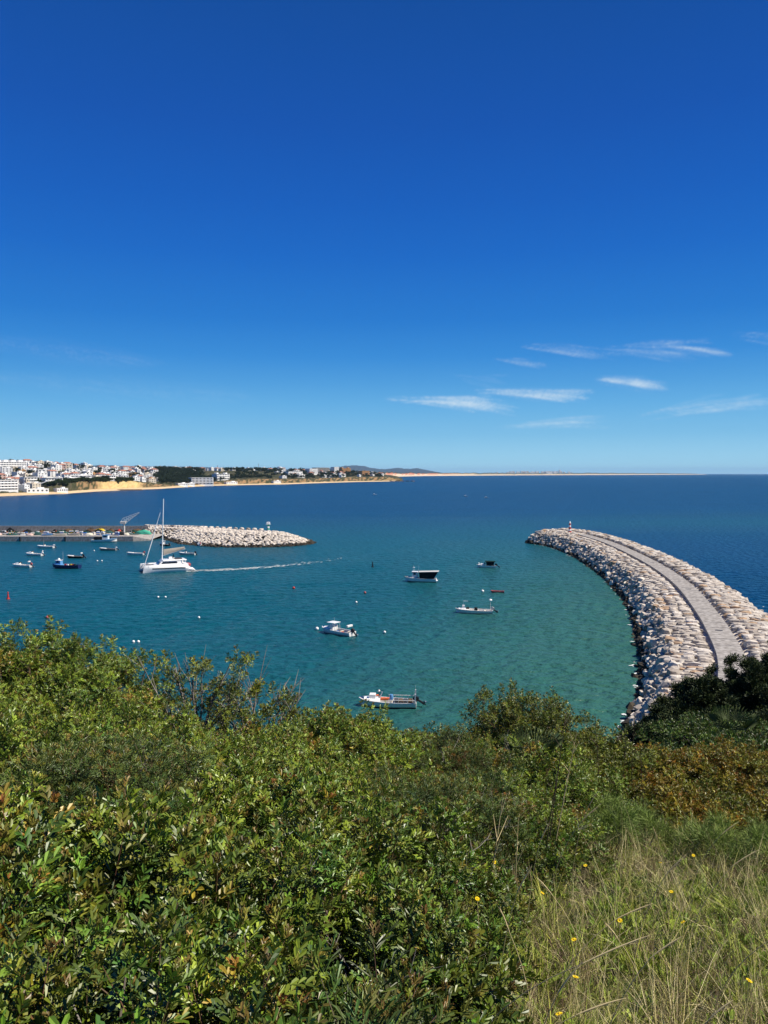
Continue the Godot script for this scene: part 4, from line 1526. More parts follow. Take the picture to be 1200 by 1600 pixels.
func _boats() -> void:
	rng.seed = 2100
	# the launch nearest to the hill: open, rail posts aft, life ring, orange box, blue oilskins
	var t := launch("white open workboat with orange life ring and blue oilskins hanging amidships", 0.4, -88.3, 176.0, 6.7, {"tilt": 1.05, "floor": M.grey, "boot": M.black})
	bx(t, "engine_box", Vector3(1.75, 1.12, 0.1), Vector3(0.75, 0.55, 0.8), M.gel_white)
	var oar := G.new()
	oar.box(Vector3(0.78, 1.15, 0.1), Vector3(0.12, 0.95, 0.10), Basis(Vector3(0, 0, 1), 0.35))
	put("davit", oar, M.gel_white, t)
	var lamp := G.new()
	lamp.ball(Vector3(0.98, 1.72, 0.1), Vector3(0.14, 0.14, 0.14), 8, 6)
	put("lamp_head", lamp, M.gel_white, t)
	pole(t, "lamp_post", Vector3(1.0, 0.6, 0.1), Vector3(0.98, 1.6, 0.1), 0.06, M.dark_grey)
	ring(t, "life_ring", Vector3(1.25, 0.78, 0.72), 0.27, 0.075, M.orange, Basis(Vector3.UP, 0.5))
	bx(t, "orange_box", Vector3(0.35, 0.68, 0.5), Vector3(1.25, 0.26, 0.42), M.orange)
	var jac := G.new()
	jac.loft([PackedVector3Array([Vector3(-0.62, 1.36, -0.12), Vector3(-0.30, 1.36, -0.12), Vector3(-0.30, 1.36, 0.12), Vector3(-0.62, 1.36, 0.12)]), PackedVector3Array([Vector3(-0.70, 1.0, -0.17), Vector3(-0.24, 1.05, -0.17), Vector3(-0.24, 1.05, 0.17), Vector3(-0.70, 1.0, 0.17)]), PackedVector3Array([Vector3(-0.64, 0.7, -0.15), Vector3(-0.28, 0.66, -0.15), Vector3(-0.28, 0.66, 0.15), Vector3(-0.64, 0.7, 0.15)])])
	put("hanging_oilskin", jac, M.sky_blue, t)
	for s in [-1.0, 1.0]:
		var gr := G.new()
		var p := []
		for k in 6: p.append(Vector3(-0.1 - 0.62 * k, 0.98, s * 1.06))
		gr.tube(p, [0.03, 0.03, 0.03, 0.03, 0.03, 0.03], 5)
		put("hand_rail", gr, M.gel_white, t)
		for k in 5: pole(t, "rail_post", Vector3(-0.15 - 0.74 * k, 0.62, s * 1.06), Vector3(-0.15 - 0.74 * k, 0.98, s * 1.06), 0.025, M.gel_white)
		bx(t, "stern_post", Vector3(-3.25, 1.15, s * 0.95), Vector3(0.14, 1.15, 0.14), M.gel_white)
	pole(t, "aerial", Vector3(-3.2, 1.6, -0.9), Vector3(-3.3, 2.75, -0.9), 0.014, M.gel_white)
	for k in 4: bx(t, "net_bin", Vector3(-1.0 - 0.55 * k, 0.5, 0.1), Vector3(0.45, 0.5, 1.1), M.net_brown if k % 2 else M.dark_grey)

	t = launch("white fishing launch with small roofed wheelhouse and a net hauler aft", -7.9, -128.8, 144.0, 6.6, {"cabin": 1, "arch": 1, "crates": 3, "floor": M.dark_grey, "tilt": 0.8})
	pole(t, "aerial", Vector3(0.9, 1.9, 0.3), Vector3(0.9, 2.7, 0.3), 0.012, M.gel_white)

	t = launch("long low white open boat with tall stern lamp pole and pale thwarts", 17.4, -147.9, 175.0, 7.2, {"floor": M.cream, "tilt": 0.95, "cowl": M.dirty_white, "hull": M.white_paint})
	bx(t, "steering_seat", Vector3(2.0, 1.15, 0), Vector3(0.5, 0.8, 0.6), M.gel_white)
	pole(t, "bow_light_post", Vector3(2.1, 1.2, 0), Vector3(2.0, 2.3, 0), 0.03, M.white_paint)
	bx(t, "bow_light", Vector3(1.6, 2.32, 0), Vector3(0.9, 0.06, 0.12), M.gel_white)
	pole(t, "stern_light_post", Vector3(-3.2, 0.6, 0.3), Vector3(-3.2, 2.5, 0.3), 0.035, M.white_paint)
	var cap := G.new()
	cap.lathe([Vector2(0.34, 0), Vector2(0.3, 0.12), Vector2(0.12, 0.26)], 8, Vector3(-3.2, 2.5, 0.3))
	put("stern_light", cap, M.gel_white, t)
	for k in 2: bx(t, "pot_stack", Vector3(1.2 - 1.6 * k, 0.75, 0), Vector3(0.6, 0.7, 0.8), M.net_black)

	# the boat with the long dark awning
	t = boat_at("fishing_boat", "fishing boat with white wheelhouse and a long awning with dark mesh sides", 9.1, -191.2, 172.0)
	add_hull(t, 8.0, 2.7, 1.3, 0.85, M.white_paint, M.gel_white, M.grey, M.black)
	add_foredeck(t, 8.0, 2.7, 1.3, 0.85, 0.72, M.dirty_white)
	bx(t, "wheelhouse", Vector3(1.35, 1.75, 0), Vector3(1.35, 1.5, 1.6), M.white_paint)
	bx(t, "wheelhouse_roof", Vector3(1.35, 2.53, 0), Vector3(1.55, 0.08, 1.8), M.gel_white)
	bx(t, "red_trim", Vector3(1.35, 2.42, 0), Vector3(1.42, 0.12, 1.66), M.red)
	for s in [-1.0, 1.0]:
		var gw := G.new()
		gw.box(Vector3(1.4, 2.05, s * 0.81), Vector3(0.6, 0.45, 0.03))
		put("wheelhouse_window", gw, M.dark_glass, t)
		var gm := G.new()
		gm.face([Vector3(0.1, 0.95, s * 1.22), Vector3(-3.4, 0.95, s * 1.12), Vector3(-4.5, 2.62, s * 1.18), Vector3(0.3, 2.45, s * 1.18)], Vector3.ZERO)
		gm.face([Vector3(0.1, 0.95, s * 1.21), Vector3(-3.4, 0.95, s * 1.11), Vector3(-4.5, 2.62, s * 1.17), Vector3(0.3, 2.45, s * 1.17)], Vector3(-2, 1.5, s * 9.0))
		put("mesh_side", gm, M.net_black, t)
		pole(t, "awning_post", Vector3(0.1, 0.9, s * 1.22), Vector3(0.3, 2.5, s * 1.18), 0.04, M.steel)
		pole(t, "awning_post", Vector3(-3.4, 0.8, s * 1.12), Vector3(-4.5, 2.66, s * 1.18), 0.04, M.steel)
	var aw := G.new()
	aw.box(Vector3(-2.1, 2.62, 0), Vector3(5.0, 0.1, 2.6), Basis(Vector3(0, 0, 1), -0.035))
	put("awning", aw, M.dirty_white, t)
	pole(t, "mast", Vector3(1.6, 2.5, 0), Vector3(1.7, 4.1, 0), 0.04, M.white_paint)
	pole(t, "aerial", Vector3(0.6, 2.5, 0.3), Vector3(0.4, 4.0, 0.3), 0.02, M.gel_white)
	bx(t, "radar", Vector3(1.65, 3.5, 0), Vector3(0.5, 0.15, 0.5), M.gel_white)
	for k in 4:
		var gf := G.new()
		gf.ball(Vector3(2.2 - 1.3 * k, 0.62, 1.4), Vector3(0.2, 0.26, 0.16), 8, 6)
		put("fender", gf, [M.gel_white, M.orange, M.pink_red, M.gel_white][k], t)
	pole(t, "mooring_line", Vector3(3.9, 1.2, 0), Vector3(5.4, -0.1, -0.6), 0.03, M.dark_grey)
	bx(t, "stern_platform", Vector3(-3.9, 0.4, 0), Vector3(0.9, 0.1, 1.7), M.gel_white)

	t = launch("white motor boat with a dark canopy over its stern", 29.4, -220.0, 172.0, 5.6, {"cabin": 3, "floor": M.grey, "tilt": 0.9})
	bx(t, "canopy", Vector3(-1.1, 1.85, 0), Vector3(3.0, 0.12, 1.8), M.net_green)
	for s in [-1.0, 1.0]:
		for k in 2: pole(t, "canopy_post", Vector3(0.1 - 2.4 * k, 0.6, s * 0.8), Vector3(0.2 - 2.5 * k, 1.8, s * 0.85), 0.03, M.steel)
		var gm := G.new()
		gm.face([Vector3(-0.1, 0.65, s * 0.86), Vector3(-2.1, 0.65, s * 0.8), Vector3(-2.3, 1.8, s * 0.86), Vector3(0.1, 1.8, s * 0.88)], Vector3(-1, 1, 0))
		put("canopy_side", gm, M.net_black, t)

	t = boat_at("rowing_boat", "small red rowing boat afloat beside a white mooring ball", 25.7, -173.6, 176.0)
	add_hull(t, 3.1, 1.25, 0.5, 0.38, M.pink_red, M.pink_red, M.wood)
	for k in 2: bx(t, "thwart", Vector3(0.5 - 1.1 * k, 0.3, 0), Vector3(0.22, 0.05, 1.0), M.wood)

	# the dark blue boat
	t = boat_at("fishing_boat", "dark blue fishing boat with pale blue bow and small wheelhouse", -90.8, -218.5, 176.0)
	add_hull(t, 8.2, 2.7, 1.25, 0.95, M.navy, M.navy, M.grey, M.black)
	add_foredeck(t, 8.2, 2.7, 1.25, 0.95, 0.68, M.sky_blue)
	bx(t, "wheelhouse", Vector3(2.0, 1.6, 0), Vector3(1.5, 1.3, 1.5), M.sky_blue)
	bx(t, "wheelhouse_roof", Vector3(2.0, 2.29, 0), Vector3(1.65, 0.08, 1.65), M.gel_white)
	for s in [-1.0, 1.0]:
		var gw := G.new()
		gw.box(Vector3(2.05, 1.85, s * 0.76), Vector3(0.7, 0.4, 0.03))
		put("wheelhouse_window", gw, M.dark_glass, t)
	var dm := G.new()
	dm.lathe([Vector2(0.36, 0), Vector2(0.36, 0.25), Vector2(0.2, 0.5), Vector2(0.02, 0.55)], 9, Vector3(2.0, 2.35, 0))
	put("radar_dome", dm, M.gel_white, t)
	pole(t, "aerial", Vector3(1.0, 2.2, 0.4), Vector3(1.0, 5.0, 0.4), 0.025, M.gel_white)
	for k in 5: bx(t, "fish_crate", Vector3(0.2 - 0.75 * k, 1.0, rd(-0.5, 0.5)), Vector3(0.55, rd(0.3, 0.6), 0.45), [M.red, M.gel_white, M.yellow, M.red, M.net_green][k])
	for k in 3:
		var gf := G.new()
		gf.ball(Vector3(1.0 - 2.0 * k, 0.62, 1.38), Vector3(0.2, 0.28, 0.16), 8, 6)
		put("fender", gf, [M.gel_white, M.blue, M.pink_red][k], t)

	launch("white motor boat with two outboard cowls, moored by the dark blue boat", -104.8, -221.5, 174.0, 5.6, {"cabin": 3, "floor": M.cream, "tilt": 0.6, "arch": 1, "cowl": M.pink_red, "fenders": 2})
	launch("white motor boat with rounded cuddy and dark outboard behind it", -115.5, -252.8, 172.0, 5.8, {"cabin": 3, "tilt": 0.7, "cowl": M.gel_white})
	launch("narrow white open boat with a short mast at its bow", -123.3, -279.1, 178.0, 6.2, {"cabin": 2, "tilt": 0.8, "mast": 3.0, "cowl": M.gel_white})
	launch("dark hulled open motor boat with white foredeck", -98.9, -245.1, 176.0, 5.4, {"hull": M.black, "cabin": 0, "tilt": 0.8, "arch": 1, "floor": M.cream})
	launch("grey inflatable-sided boat with white outboard in the inner harbour", -97.3, -269.8, 176.0, 6.2, {"hull": M.grey, "rail": M.dirty_white, "floor": M.dark_grey, "tilt": 0.9, "cowl": M.gel_white})
	launch("long white launch with raised bow and black outboard", -82.8, -254.8, 178.0, 5.8, {"cabin": 0, "rail": M.dirty_white, "tilt": 0.4, "cowl": M.pink_red, "seat": M.dirty_white})
	launch("grey and white boat moored beyond the catamaran's stern", -65.6, -254.8, 176.0, 5.6, {"hull": M.dirty_white, "cabin": 2, "tilt": 0.5, "floor": M.dark_grey})
	launch("dark cluttered boat moored beneath the white boulders", -82.1, -286.6, 150.0, 4.8, {"hull": M.black, "rail": M.gel_white, "cabin": 1, "tilt": 0.6, "crates": 2})
	launch("small white boat end-on by the rounded breakwater", -69.3, -288.0, 110.0, 4.6, {"cabin": 3, "tilt": 0.7, "crates": 3, "cowl": M.pink_red})

	# workboat alongside the quay
	t = boat_at("fishing_boat", "pale blue and white workboat lying alongside the quay wall", -110.4, -303.2, 2.0)
	add_hull(t, 10.0, 3.2, 1.4, 0.9, M.white_paint, M.gel_white, M.grey, M.navy)
	add_foredeck(t, 10.0, 3.2, 1.4, 0.9, 0.6, M.sky_blue)
	bx(t, "wheelhouse", Vector3(0.4, 1.9, 0), Vector3(2.2, 1.7, 2.0), M.white_paint)
	bx(t, "wheelhouse_roof", Vector3(0.4, 2.79, 0), Vector3(2.5, 0.1, 2.2), M.sky_blue)
	var gw2 := G.new()
	gw2.box(Vector3(0.4, 2.2, 1.01), Vector3(1.4, 0.5, 0.04))
	put("wheelhouse_window", gw2, M.dark_glass, t)
	bx(t, "net_drum", Vector3(-2.6, 1.4, 0), Vector3(2.6, 1.3, 2.4), M.net_black)
	pole(t, "mast", Vector3(0.4, 2.8, 0), Vector3(0.2, 5.2, 0), 0.05, M.white_paint)
	_catamaran()
	_floats()

func _catamaran() -> void:
	var t := boat_at("catamaran", "white sailing catamaran under way with furled sails and tall mast", -60.5, -213.0, 206.0)
	var L := 13.2
	for s in [-1.0, 1.0]:
		var rings := []
		for i in 13:
			var u := i / 12.0
			var x := lerpf(-L * 0.5, L * 0.5, u)
			var b := 0.85 * (1.0 - pow(maxf(u - 0.45, 0.0) / 0.55, 2.2)) + 0.06
			var top := lerpf(0.75, 1.95, smoothstep(0.0, 0.22, u)) + 0.1 * u
			var ring := PackedVector3Array()
			for p in [[-1.0, 1.0], [-0.98, 0.55], [-0.8, 0.02], [0.0, -0.3], [0.8, 0.02], [0.98, 0.55], [1.0, 1.0]]:
				ring.append(Vector3(x + (0.25 * u if p[1] < 0.3 else 0.0), top * p[1] if p[1] > 0.0 else p[1], s * 3.0 + b * p[0]))
			rings.append(ring)
		var g := G.new()
		g.loft(rings, true, true)
		var h := put("hull", g, M.gel_white, t)
		var gs := G.new()
		for i in range(2, 10):
			var e: int = 1 if s < 0.0 else 5
			var off := Vector3(0, 0, s * 0.015)
			var up := Vector3(0, 0.14, 0)
			var k0: Vector3 = rings[i][e] + off
			var k1: Vector3 = rings[i + 1][e] + off
			gs.face([k0 - up, k1 - up, k1 + up, k0 + up], Vector3(0, 0.8, 0))
		put("hull_window", gs, M.dark_glass, h)
		for k in 3: bx(t, "transom_step", Vector3(-L * 0.5 - 0.25 + 0.3 * k, 0.35 + 0.25 * k, s * 3.0), Vector3(0.6, 0.18, 1.2), M.gel_white)
		pole(t, "shroud", Vector3(0.6, 2.0, s * 3.4), Vector3(1.6, 17.5, 0), 0.02, M.steel)
		for k in 4: pole(t, "stanchion", Vector3(5.0 - 2.4 * k, 1.95, s * 3.6), Vector3(5.0 - 2.4 * k, 2.6, s * 3.6), 0.02, M.steel)
	var gd := G.new()
	gd.frustum(Vector3(-1.0, 0.95, 0), Vector2(9.0, 5.4), Vector2(9.0, 5.4), 1.0)
	put("bridge_deck", gd, M.gel_white, t)
	var gn := G.new()
	gn.box(Vector3(4.6, 1.85, 0), Vector3(2.4, 0.04, 4.6))
	put("trampoline_net", gn, M.grey, t)
	pole(t, "cross_beam", Vector3(5.85, 1.85, -2.8), Vector3(5.85, 1.85, 2.8), 0.14, M.gel_white)
	var gc := G.new()
	gc.frustum(Vector3(-0.6, 1.95, 0), Vector2(6.2, 5.0), Vector2(5.0, 4.3), 0.95, Vector2(-0.35, 0))
	put("coachroof", gc, M.gel_white, t)
	for s in [-1.0, 1.0]:
		var gw := G.new()
		gw.face([Vector3(1.9, 2.2, s * 2.42), Vector3(-2.6, 2.2, s * 2.42), Vector3(-2.4, 2.72, s * 2.25), Vector3(1.4, 2.72, s * 2.25)], Vector3.ZERO)
		put("saloon_window", gw, M.dark_glass, t)
	var gf := G.new()
	gf.face([Vector3(2.5, 2.2, -1.9), Vector3(2.5, 2.2, 1.9), Vector3(1.95, 2.7, 1.8), Vector3(1.95, 2.7, -1.8)], Vector3.ZERO)
	put("front_window", gf, M.dark_glass, t)
	var gh := G.new()
	gh.frustum(Vector3(-1.9, 2.98, 0), Vector2(6.6, 4.7), Vector2(6.2, 4.4), 0.22)
	put("hardtop", gh, M.gel_white, t)
	for s in [-1.0, 1.0]:
		bx(t, "hardtop_leg", Vector3(-4.8, 2.4, s * 2.0), Vector3(0.3, 1.3, 0.2), M.gel_white)
	bx(t, "helm_station", Vector3(-1.2, 3.5, 0.9), Vector3(0.9, 0.65, 1.2), M.gel_white)
	bx(t, "sunbed", Vector3(-3.2, 3.32, 0), Vector3(1.8, 0.24, 2.2), M.dark_grey)
	bx(t, "tender_cover", Vector3(-6.0, 1.55, 0), Vector3(0.9, 0.6, 2.8), M.pink_red)
	pole(t, "mast", Vector3(1.2, 3.0, 0), Vector3(0.6, 20.0, 0), 0.17, M.gel_white)
	for k in 2:
		var y := 8.0 + 6.0 * k
		pole(t, "spreader", Vector3(1.2 - 0.15 * k, y, -1.1), Vector3(1.2 - 0.15 * k, y, 1.1), 0.04, M.steel)
	var gj := G.new()
	gj.tube([Vector3(5.9, 1.9, 0), Vector3(4.0, 8.0, 0), Vector3(1.5, 16.3, 0)], [0.10, 0.17, 0.07], 7)
	put("furled_jib", gj, M.gel_white, t)
	pole(t, "boom", Vector3(0.9, 4.35, 0), Vector3(-5.2, 5.9, 0), 0.11, M.gel_white)
	var gb := G.new()
	gb.loft([PackedVector3Array([Vector3(0.8, 4.45, -0.15), Vector3(0.8, 4.45, 0.15), Vector3(0.8, 6.0, 0.2), Vector3(0.8, 6.0, -0.2)]), PackedVector3Array([Vector3(-2.2, 5.2, -0.2), Vector3(-2.2, 5.2, 0.2), Vector3(-2.2, 6.25, 0.2), Vector3(-2.2, 6.25, -0.2)]), PackedVector3Array([Vector3(-5.0, 5.95, -0.12), Vector3(-5.0, 5.95, 0.12), Vector3(-5.0, 6.5, 0.12), Vector3(-5.0, 6.5, -0.12)])])
	put("sail_bag", gb, M.canvas, t)
	pole(t, "topping_lift", Vector3(-5.0, 6.1, 0), Vector3(0.5, 19.8, 0), 0.015, M.steel)
	# helmsman at the upper station, seated
	var p := thing("person", "person in dark clothes sitting at the catamaran's upper helm", "person", t.transform * Vector3(-2.1, 3.24, 0.9), t.rotation.y)
	var gp := G.new()
	gp.loft([ell(Vector3(0, 0.42, 0), 0.17, 0.13), ell(Vector3(0.01, 0.60, 0), 0.16, 0.12), ell(Vector3(0.02, 0.80, 0), 0.20, 0.13), ell(Vector3(0.02, 0.93, 0), 0.19, 0.11), ell(Vector3(0.02, 1.00, 0), 0.07, 0.07), ell(Vector3(0.03, 1.06, 0), 0.06, 0.065), ell(Vector3(0.04, 1.12, 0), 0.085, 0.09), ell(Vector3(0.04, 1.22, 0), 0.08, 0.095), ell(Vector3(0.03, 1.29, 0), 0.04, 0.05)])
	for s in [-1.0, 1.0]:
		gp.tube([Vector3(0.0, 0.46, s * 0.09), Vector3(0.42, 0.50, s * 0.11), Vector3(0.46, 0.08, s * 0.11), Vector3(0.62, 0.03, s * 0.11)], [0.09, 0.07, 0.05, 0.035], 7)
		gp.tube([Vector3(0.02, 0.92, s * 0.18), Vector3(0.10, 0.66, s * 0.24), Vector3(0.34, 0.70, s * 0.16)], [0.055, 0.045, 0.032], 6)
	put("body", gp, M.dark_grey, p)
	bx(t, "helm_seat", Vector3(-2.2, 3.4, 0.9), Vector3(0.45, 0.36, 0.6), M.dirty_white)

func ell(c: Vector3, a: float, b: float) -> PackedVector3Array:
	var r := PackedVector3Array()
	for k in 10: r.append(c + Vector3(cos(TAU * k / 10.0) * b, 0, sin(TAU * k / 10.0) * a))
	return r

func float_at(called: String, label: String, x: float, z: float, r: float, m: Material, group := "") -> void:
	var t := thing(called, label, "buoy", Vector3(x, 0, z), 0.0, group)
	var g := G.new()
	g.ball(Vector3(0, r * 0.55, 0), Vector3(r, r, r), 12, 8)
	put("ball", g, m, t)
	ring(t, "lifting_eye", Vector3(0, r * 1.62, 0), r * 0.14, r * 0.04, M.steel)

func _floats() -> void:
	for b in [[0.1, -129.3], [-34.6, -142.6], [-40.1, -121.9], [-39.3, -121.9], [-49.2, -166.4], [-47.6, -166.4], [-101.2, -267.5], [-88.4, -236.1], [-87.0, -236.1], [-5.8, -159.7], [28.4, -229.4], [-118.5, -266.0]]:
		float_at("mooring_buoy", "white ball mooring buoy floating alone on the open harbour water", b[0], b[1], 0.24, M.gel_white, "white mooring buoys")
	float_at("mooring_buoy", "white mooring buoy just off the bow of the wheelhouse launch", -11.6, -132.0, 0.32, M.gel_white)
	float_at("mooring_buoy", "white mooring ball beside the small red rowing boat", 22.5, -174.5, 0.34, M.gel_white)
	float_at("mooring_buoy", "orange red ball buoy alone in mid harbour", -21.2, -179.4, 0.34, M.red)
	float_at("mooring_buoy", "small pinkish buoy in front of the awning boat", -4.3, -172.6, 0.28, M.pink_red)
	float_at("mooring_buoy", "pale buoy seen just above the brow bushes", -62.9, -142.6, 0.3, M.pink_red)
	for e in [[-3.3, -221.5, M.black, "black upright marker buoy off the breakwater gap"], [-81.0, -164.6, M.red, "red upright marker buoy on the western moorings"]]:
		var t := thing("marker_buoy", e[3], "buoy", Vector3(e[0], 0, e[1]))
		var g := G.new()
		g.lathe([Vector2(0.3, -0.3), Vector2(0.42, 0.0), Vector2(0.3, 0.25)], 10)
		put("float", g, e[2], t)
		var g2 := G.new()
		g2.lathe([Vector2(0.2, 0.25), Vector2(0.16, 1.1), Vector2(0.05, 1.25)], 8)
		put("post", g2, e[2], t)
		var g3 := G.new()
		g3.ball(Vector3(0, 1.4, 0), Vector3(0.17, 0.17, 0.17), 8, 6)
		put("topmark", g3, e[2], t)
	for e in [[113.8, -854.8], [-12.3, -984.6], [96.0, -905.0]]:
		var t := boat_at("sailing_dinghy", "tiny white boat far out on the open bay", e[0], e[1], 170.0, "far boats on the bay")
		add_hull(t, 5.0, 1.8, 0.8, 0.6, M.gel_white, M.gel_white, M.dirty_white)
		bx(t, "cabin", Vector3(0.4, 1.0, 0), Vector3(1.6, 1.0, 1.1), M.gel_white)
	# wake: broken foam on the water behind the catamaran
	rng.seed = 2300
	var path := spline([Vector2(-54.3, -212.2), Vector2(-46, -215), Vector2(-36, -220), Vector2(-26, -228), Vector2(-14, -243), Vector2(2, -262)], 20)
	var g := G.new()
	nz.frequency = 1.0
	for i in path.size() - 1:
		var d: Vector2 = (path[i + 1] - path[i]).normalized()
		var nn := Vector2(-d.y, d.x)
		var t := float(i) / path.size()
		var n := int(190.0 * exp(-t * 6.5)) + (1 if t < 0.7 else 0)
		for k in n:
			var w := lerpf(0.8, 2.4, t)
			var q: Vector2 = path[i].lerp(path[i + 1], rng.randf()) + nn * rng.randfn(0.0, 0.62) * w
			var s := rd(0.05, 0.20)
			g.col = Color(0.62, 0.68, 0.68)
			var ps := []
			for j in 6:
				var o := d * cos(j * 1.047) * s * rd(1.2, 4.5) + nn * sin(j * 1.047) * s * rd(0.5, 1.3)
				ps.append(Vector3(q.x + o.x, 0.03, q.y + o.y))
			g.face(ps, Vector3(q.x, -5, q.y))
	# foam fretting along the toe of the breakwaters and the far beach
	for k in 260:
		var i := 3 + rng.randi() % (mole.size() - 4)
		var d: Vector2 = (mole[i + 1] - mole[i]).normalized()
		var outer := rng.randf() < 0.7
		var q: Vector2 = mole[i].lerp(mole[i + 1], rng.randf()) + Vector2(-d.y, d.x) * ((13.6 + absf(rng.randfn(0, 0.9))) if outer else (-10.9 - absf(rng.randfn(0, 0.25))))
		g.col = Color(0.6, 0.64, 0.63)
		var ps := []
		var s := rd(0.08, 0.3)
		for j in 5: ps.append(Vector3(q.x + cos(j * 1.257) * s * rd(0.6, 2.4), 0.022, q.y + sin(j * 1.257) * s * rd(0.6, 2.0)))
		g.face(ps, Vector3(q.x, -5, q.y))
	var o := put("foam", g, M.foam)
	tag(o, "white foam of the catamaran's wake and along the breakwater's foot", "foam")
	o.set_meta("kind", "stuff")

# ------------------------------------------------------------------ quay, beacons
func heap(g: G, w: float, h: float, d: float) -> void:      # a lumpy mound
	var rings := []
	for i in 6:
		var t := i / 5.0
		var ring := PackedVector3Array()
		for j in 12:
			var a := TAU * j / 12.0
			var k := sqrt(maxf(1.0 - t * t, 0.0)) * (1.0 + rd(-0.16, 0.16)) + 0.02
			ring.append(Vector3(cos(a) * w * 0.5 * k, h * t * (1.0 + rd(-0.14, 0.14)), sin(a) * d * 0.5 * k))
		rings.append(ring)
	g.loft(rings, true, true)

func _quay() -> void:
	var q := thing("quay", "concrete fishing quay with low seaward wall and stained face", "quay", Vector3(-180, 0, -316))
	var fronts := [[-180.0, 0.0]]
	var x := -100.0
	for k in 27:      # cast sections of the quay wall
		var g := G.new()
		g.box(Vector3(x + 180.0 + 0.0 - 3.0, -0.6, 4.5), Vector3(5.9, 5.2, 12.0))
		put("quay_section", g, M.concrete, q)
		if k % 3 == 1:
			var gf := G.new()
			gf.box(Vector3(x + 177.0, 0.8, 10.62), Vector3(0.4, 2.2, 0.22))
			put("fender_post", gf, M.black, q)
		x -= 6.0
	var gt := G.new()
	gt.box(Vector3(-1.0, -0.7, -7.0), Vector3(160.0, 5.2, 11.0))
	put("quay_deck", gt, M.concrete, q)
	var gw := G.new()
	gw.box(Vector3(-1.0, 3.0, -12.9), Vector3(160.0, 3.2, 0.8))
	put("sea_wall", gw, M.concrete, q)
	var gr := G.new()
	gr.face([Vector3(80, 2.0, 10.4), Vector3(86, 0.4, 7.0), Vector3(88, 1.6, -6.0), Vector3(80, 2.0, -6.0)], Vector3(80, -9, 0))
	gr.face([Vector3(80, 2.0, 10.4), Vector3(86, 0.4, 7.0), Vector3(86, -2, 7.0), Vector3(80, -2, 10.4)], Vector3(70, 0, 0))
	put("slipway", gr, M.concrete, q)
	rng.seed = 2500
	var y := 1.95
	# nets, floats and gear along the quay
	var looks := [["net_black", "heap of black fishing net on the quay"], ["net_green", "heap of dark green fishing net on the quay"], ["net_teal", "heap of teal fishing net on the quay"], ["net_brown", "heap of brown fishing net and rope on the quay"]]
	for k in 46:
		var e = looks[[0, 1, 3, 2, 0, 1][k % 6]]
		var px := -175.0 + k * 1.6 + rd(-0.6, 0.6)
		var pz := rd(-327.0, -319.0) if k % 3 else rd(-318.0, -312.0)
		var o := thing("net_heap", e[1], "fishing net", Vector3(px, y, pz), rd(-0.2, 0.2), "net heaps on the quay: " + e[0].trim_prefix("net_"))
		var g := G.new()
		heap(g, rd(2.4, 6.0), rd(0.7, 2.0), rd(1.8, 3.0))
		put("netting", g, M[e[0]], o)
		for j in 4:
			var gf := G.new()
			gf.ball(Vector3(rd(-1, 1), rd(0.5, 0.9), rd(0.6, 1.1)), Vector3.ONE * 0.16, 6, 4)
			put("net_float", gf, pick([M.gel_white, M.yellow, M.orange]), o)
	for k in 60:
		var px := -176.0 + k * 1.2 + rd(-0.7, 0.7)
		var kind := k % 4
		var pz := rd(-316.0, -309.5)
		if kind < 2:
			var o := thing("crate_stack", ["stack of white fish boxes on the quay", "stack of blue and white fish boxes on the quay"][kind], "crates", Vector3(px, y, pz), rd(-0.3, 0.3), ["white box stacks", "mixed box stacks"][kind])
			for j in 2 + rng.randi() % 3: bx(o, "fish_box", Vector3(rd(-0.05, 0.05), 0.2 + 0.4 * j, 0), Vector3(rd(0.9, 1.8), 0.38, 0.9), [M.gel_white, M.cream, M.dirty_white][j % 3] if kind == 0 or j % 2 else M.blue)
		elif kind == 2:
			var o := thing("beached_dinghy", "small boat laid up on the quay among the nets", "boat", Vector3(px, y + 0.2, pz), rd(-0.3, 0.3), "boats laid up on the quay")
			add_hull(o, rd(3.5, 5.5), 1.6, 0.8, 0.6, pick([M.gel_white, M.dirty_white, M.cream, M.sky_blue]), M.gel_white, M.wood)
		else:
			var o := thing("covered_gear", "pile of fishing gear under a pale sheet on the quay", "gear", Vector3(px, y, pz), rd(-0.3, 0.3), "sheeted gear on the quay")
			var g := G.new()
			heap(g, rd(2.0, 4.0), rd(0.6, 1.2), rd(1.5, 2.4))
			put("sheet", g, pick([M.canvas, M.cream, M.dirty_white, M.wall_pink]), o)
	for e in [[-99.5, -317.0, "green_tarp", "bright green tarpaulin over gear beside the crane", 6.5], [-111.0, -322.0, "red", "red heap of floats by the green nets", 2.2], [-120.0, -324.5, "yellow", "pale yellow covered heap above the dark nets", 5.0]]:
		var o := thing("tarpaulin", e[3], "tarpaulin", Vector3(e[0], y, e[1]))
		var g := G.new()
		heap(g, e[4], 1.9, 2.8)
		put("sheet", g, M[e[2]], o)
	# lattice jib crane
	var t := thing("harbour_crane", "white harbour crane with raised lattice jib on the quay", "crane", Vector3(-107.0, y, -316.0))
	var gb := G.new()
	gb.lathe([Vector2(0.8, 0), Vector2(0.7, 0.4), Vector2(0.4, 0.5), Vector2(0.36, 4.6)], 10)
	put("column", gb, M.dirty_white, t)
	bx(t, "machine_house", Vector3(-0.4, 4.9, 0), Vector3(2.2, 1.1, 1.2), M.dirty_white)
	for s in [-1.0, 1.0]:
		pole(t, "lower_chord", Vector3(0.3, 4.5, s * 0.35), Vector3(6.2, 8.9, s * 0.12), 0.10, M.white_paint)
	pole(t, "upper_chord", Vector3(-0.6, 6.6, 0), Vector3(6.2, 9.1, 0), 0.10, M.white_paint)
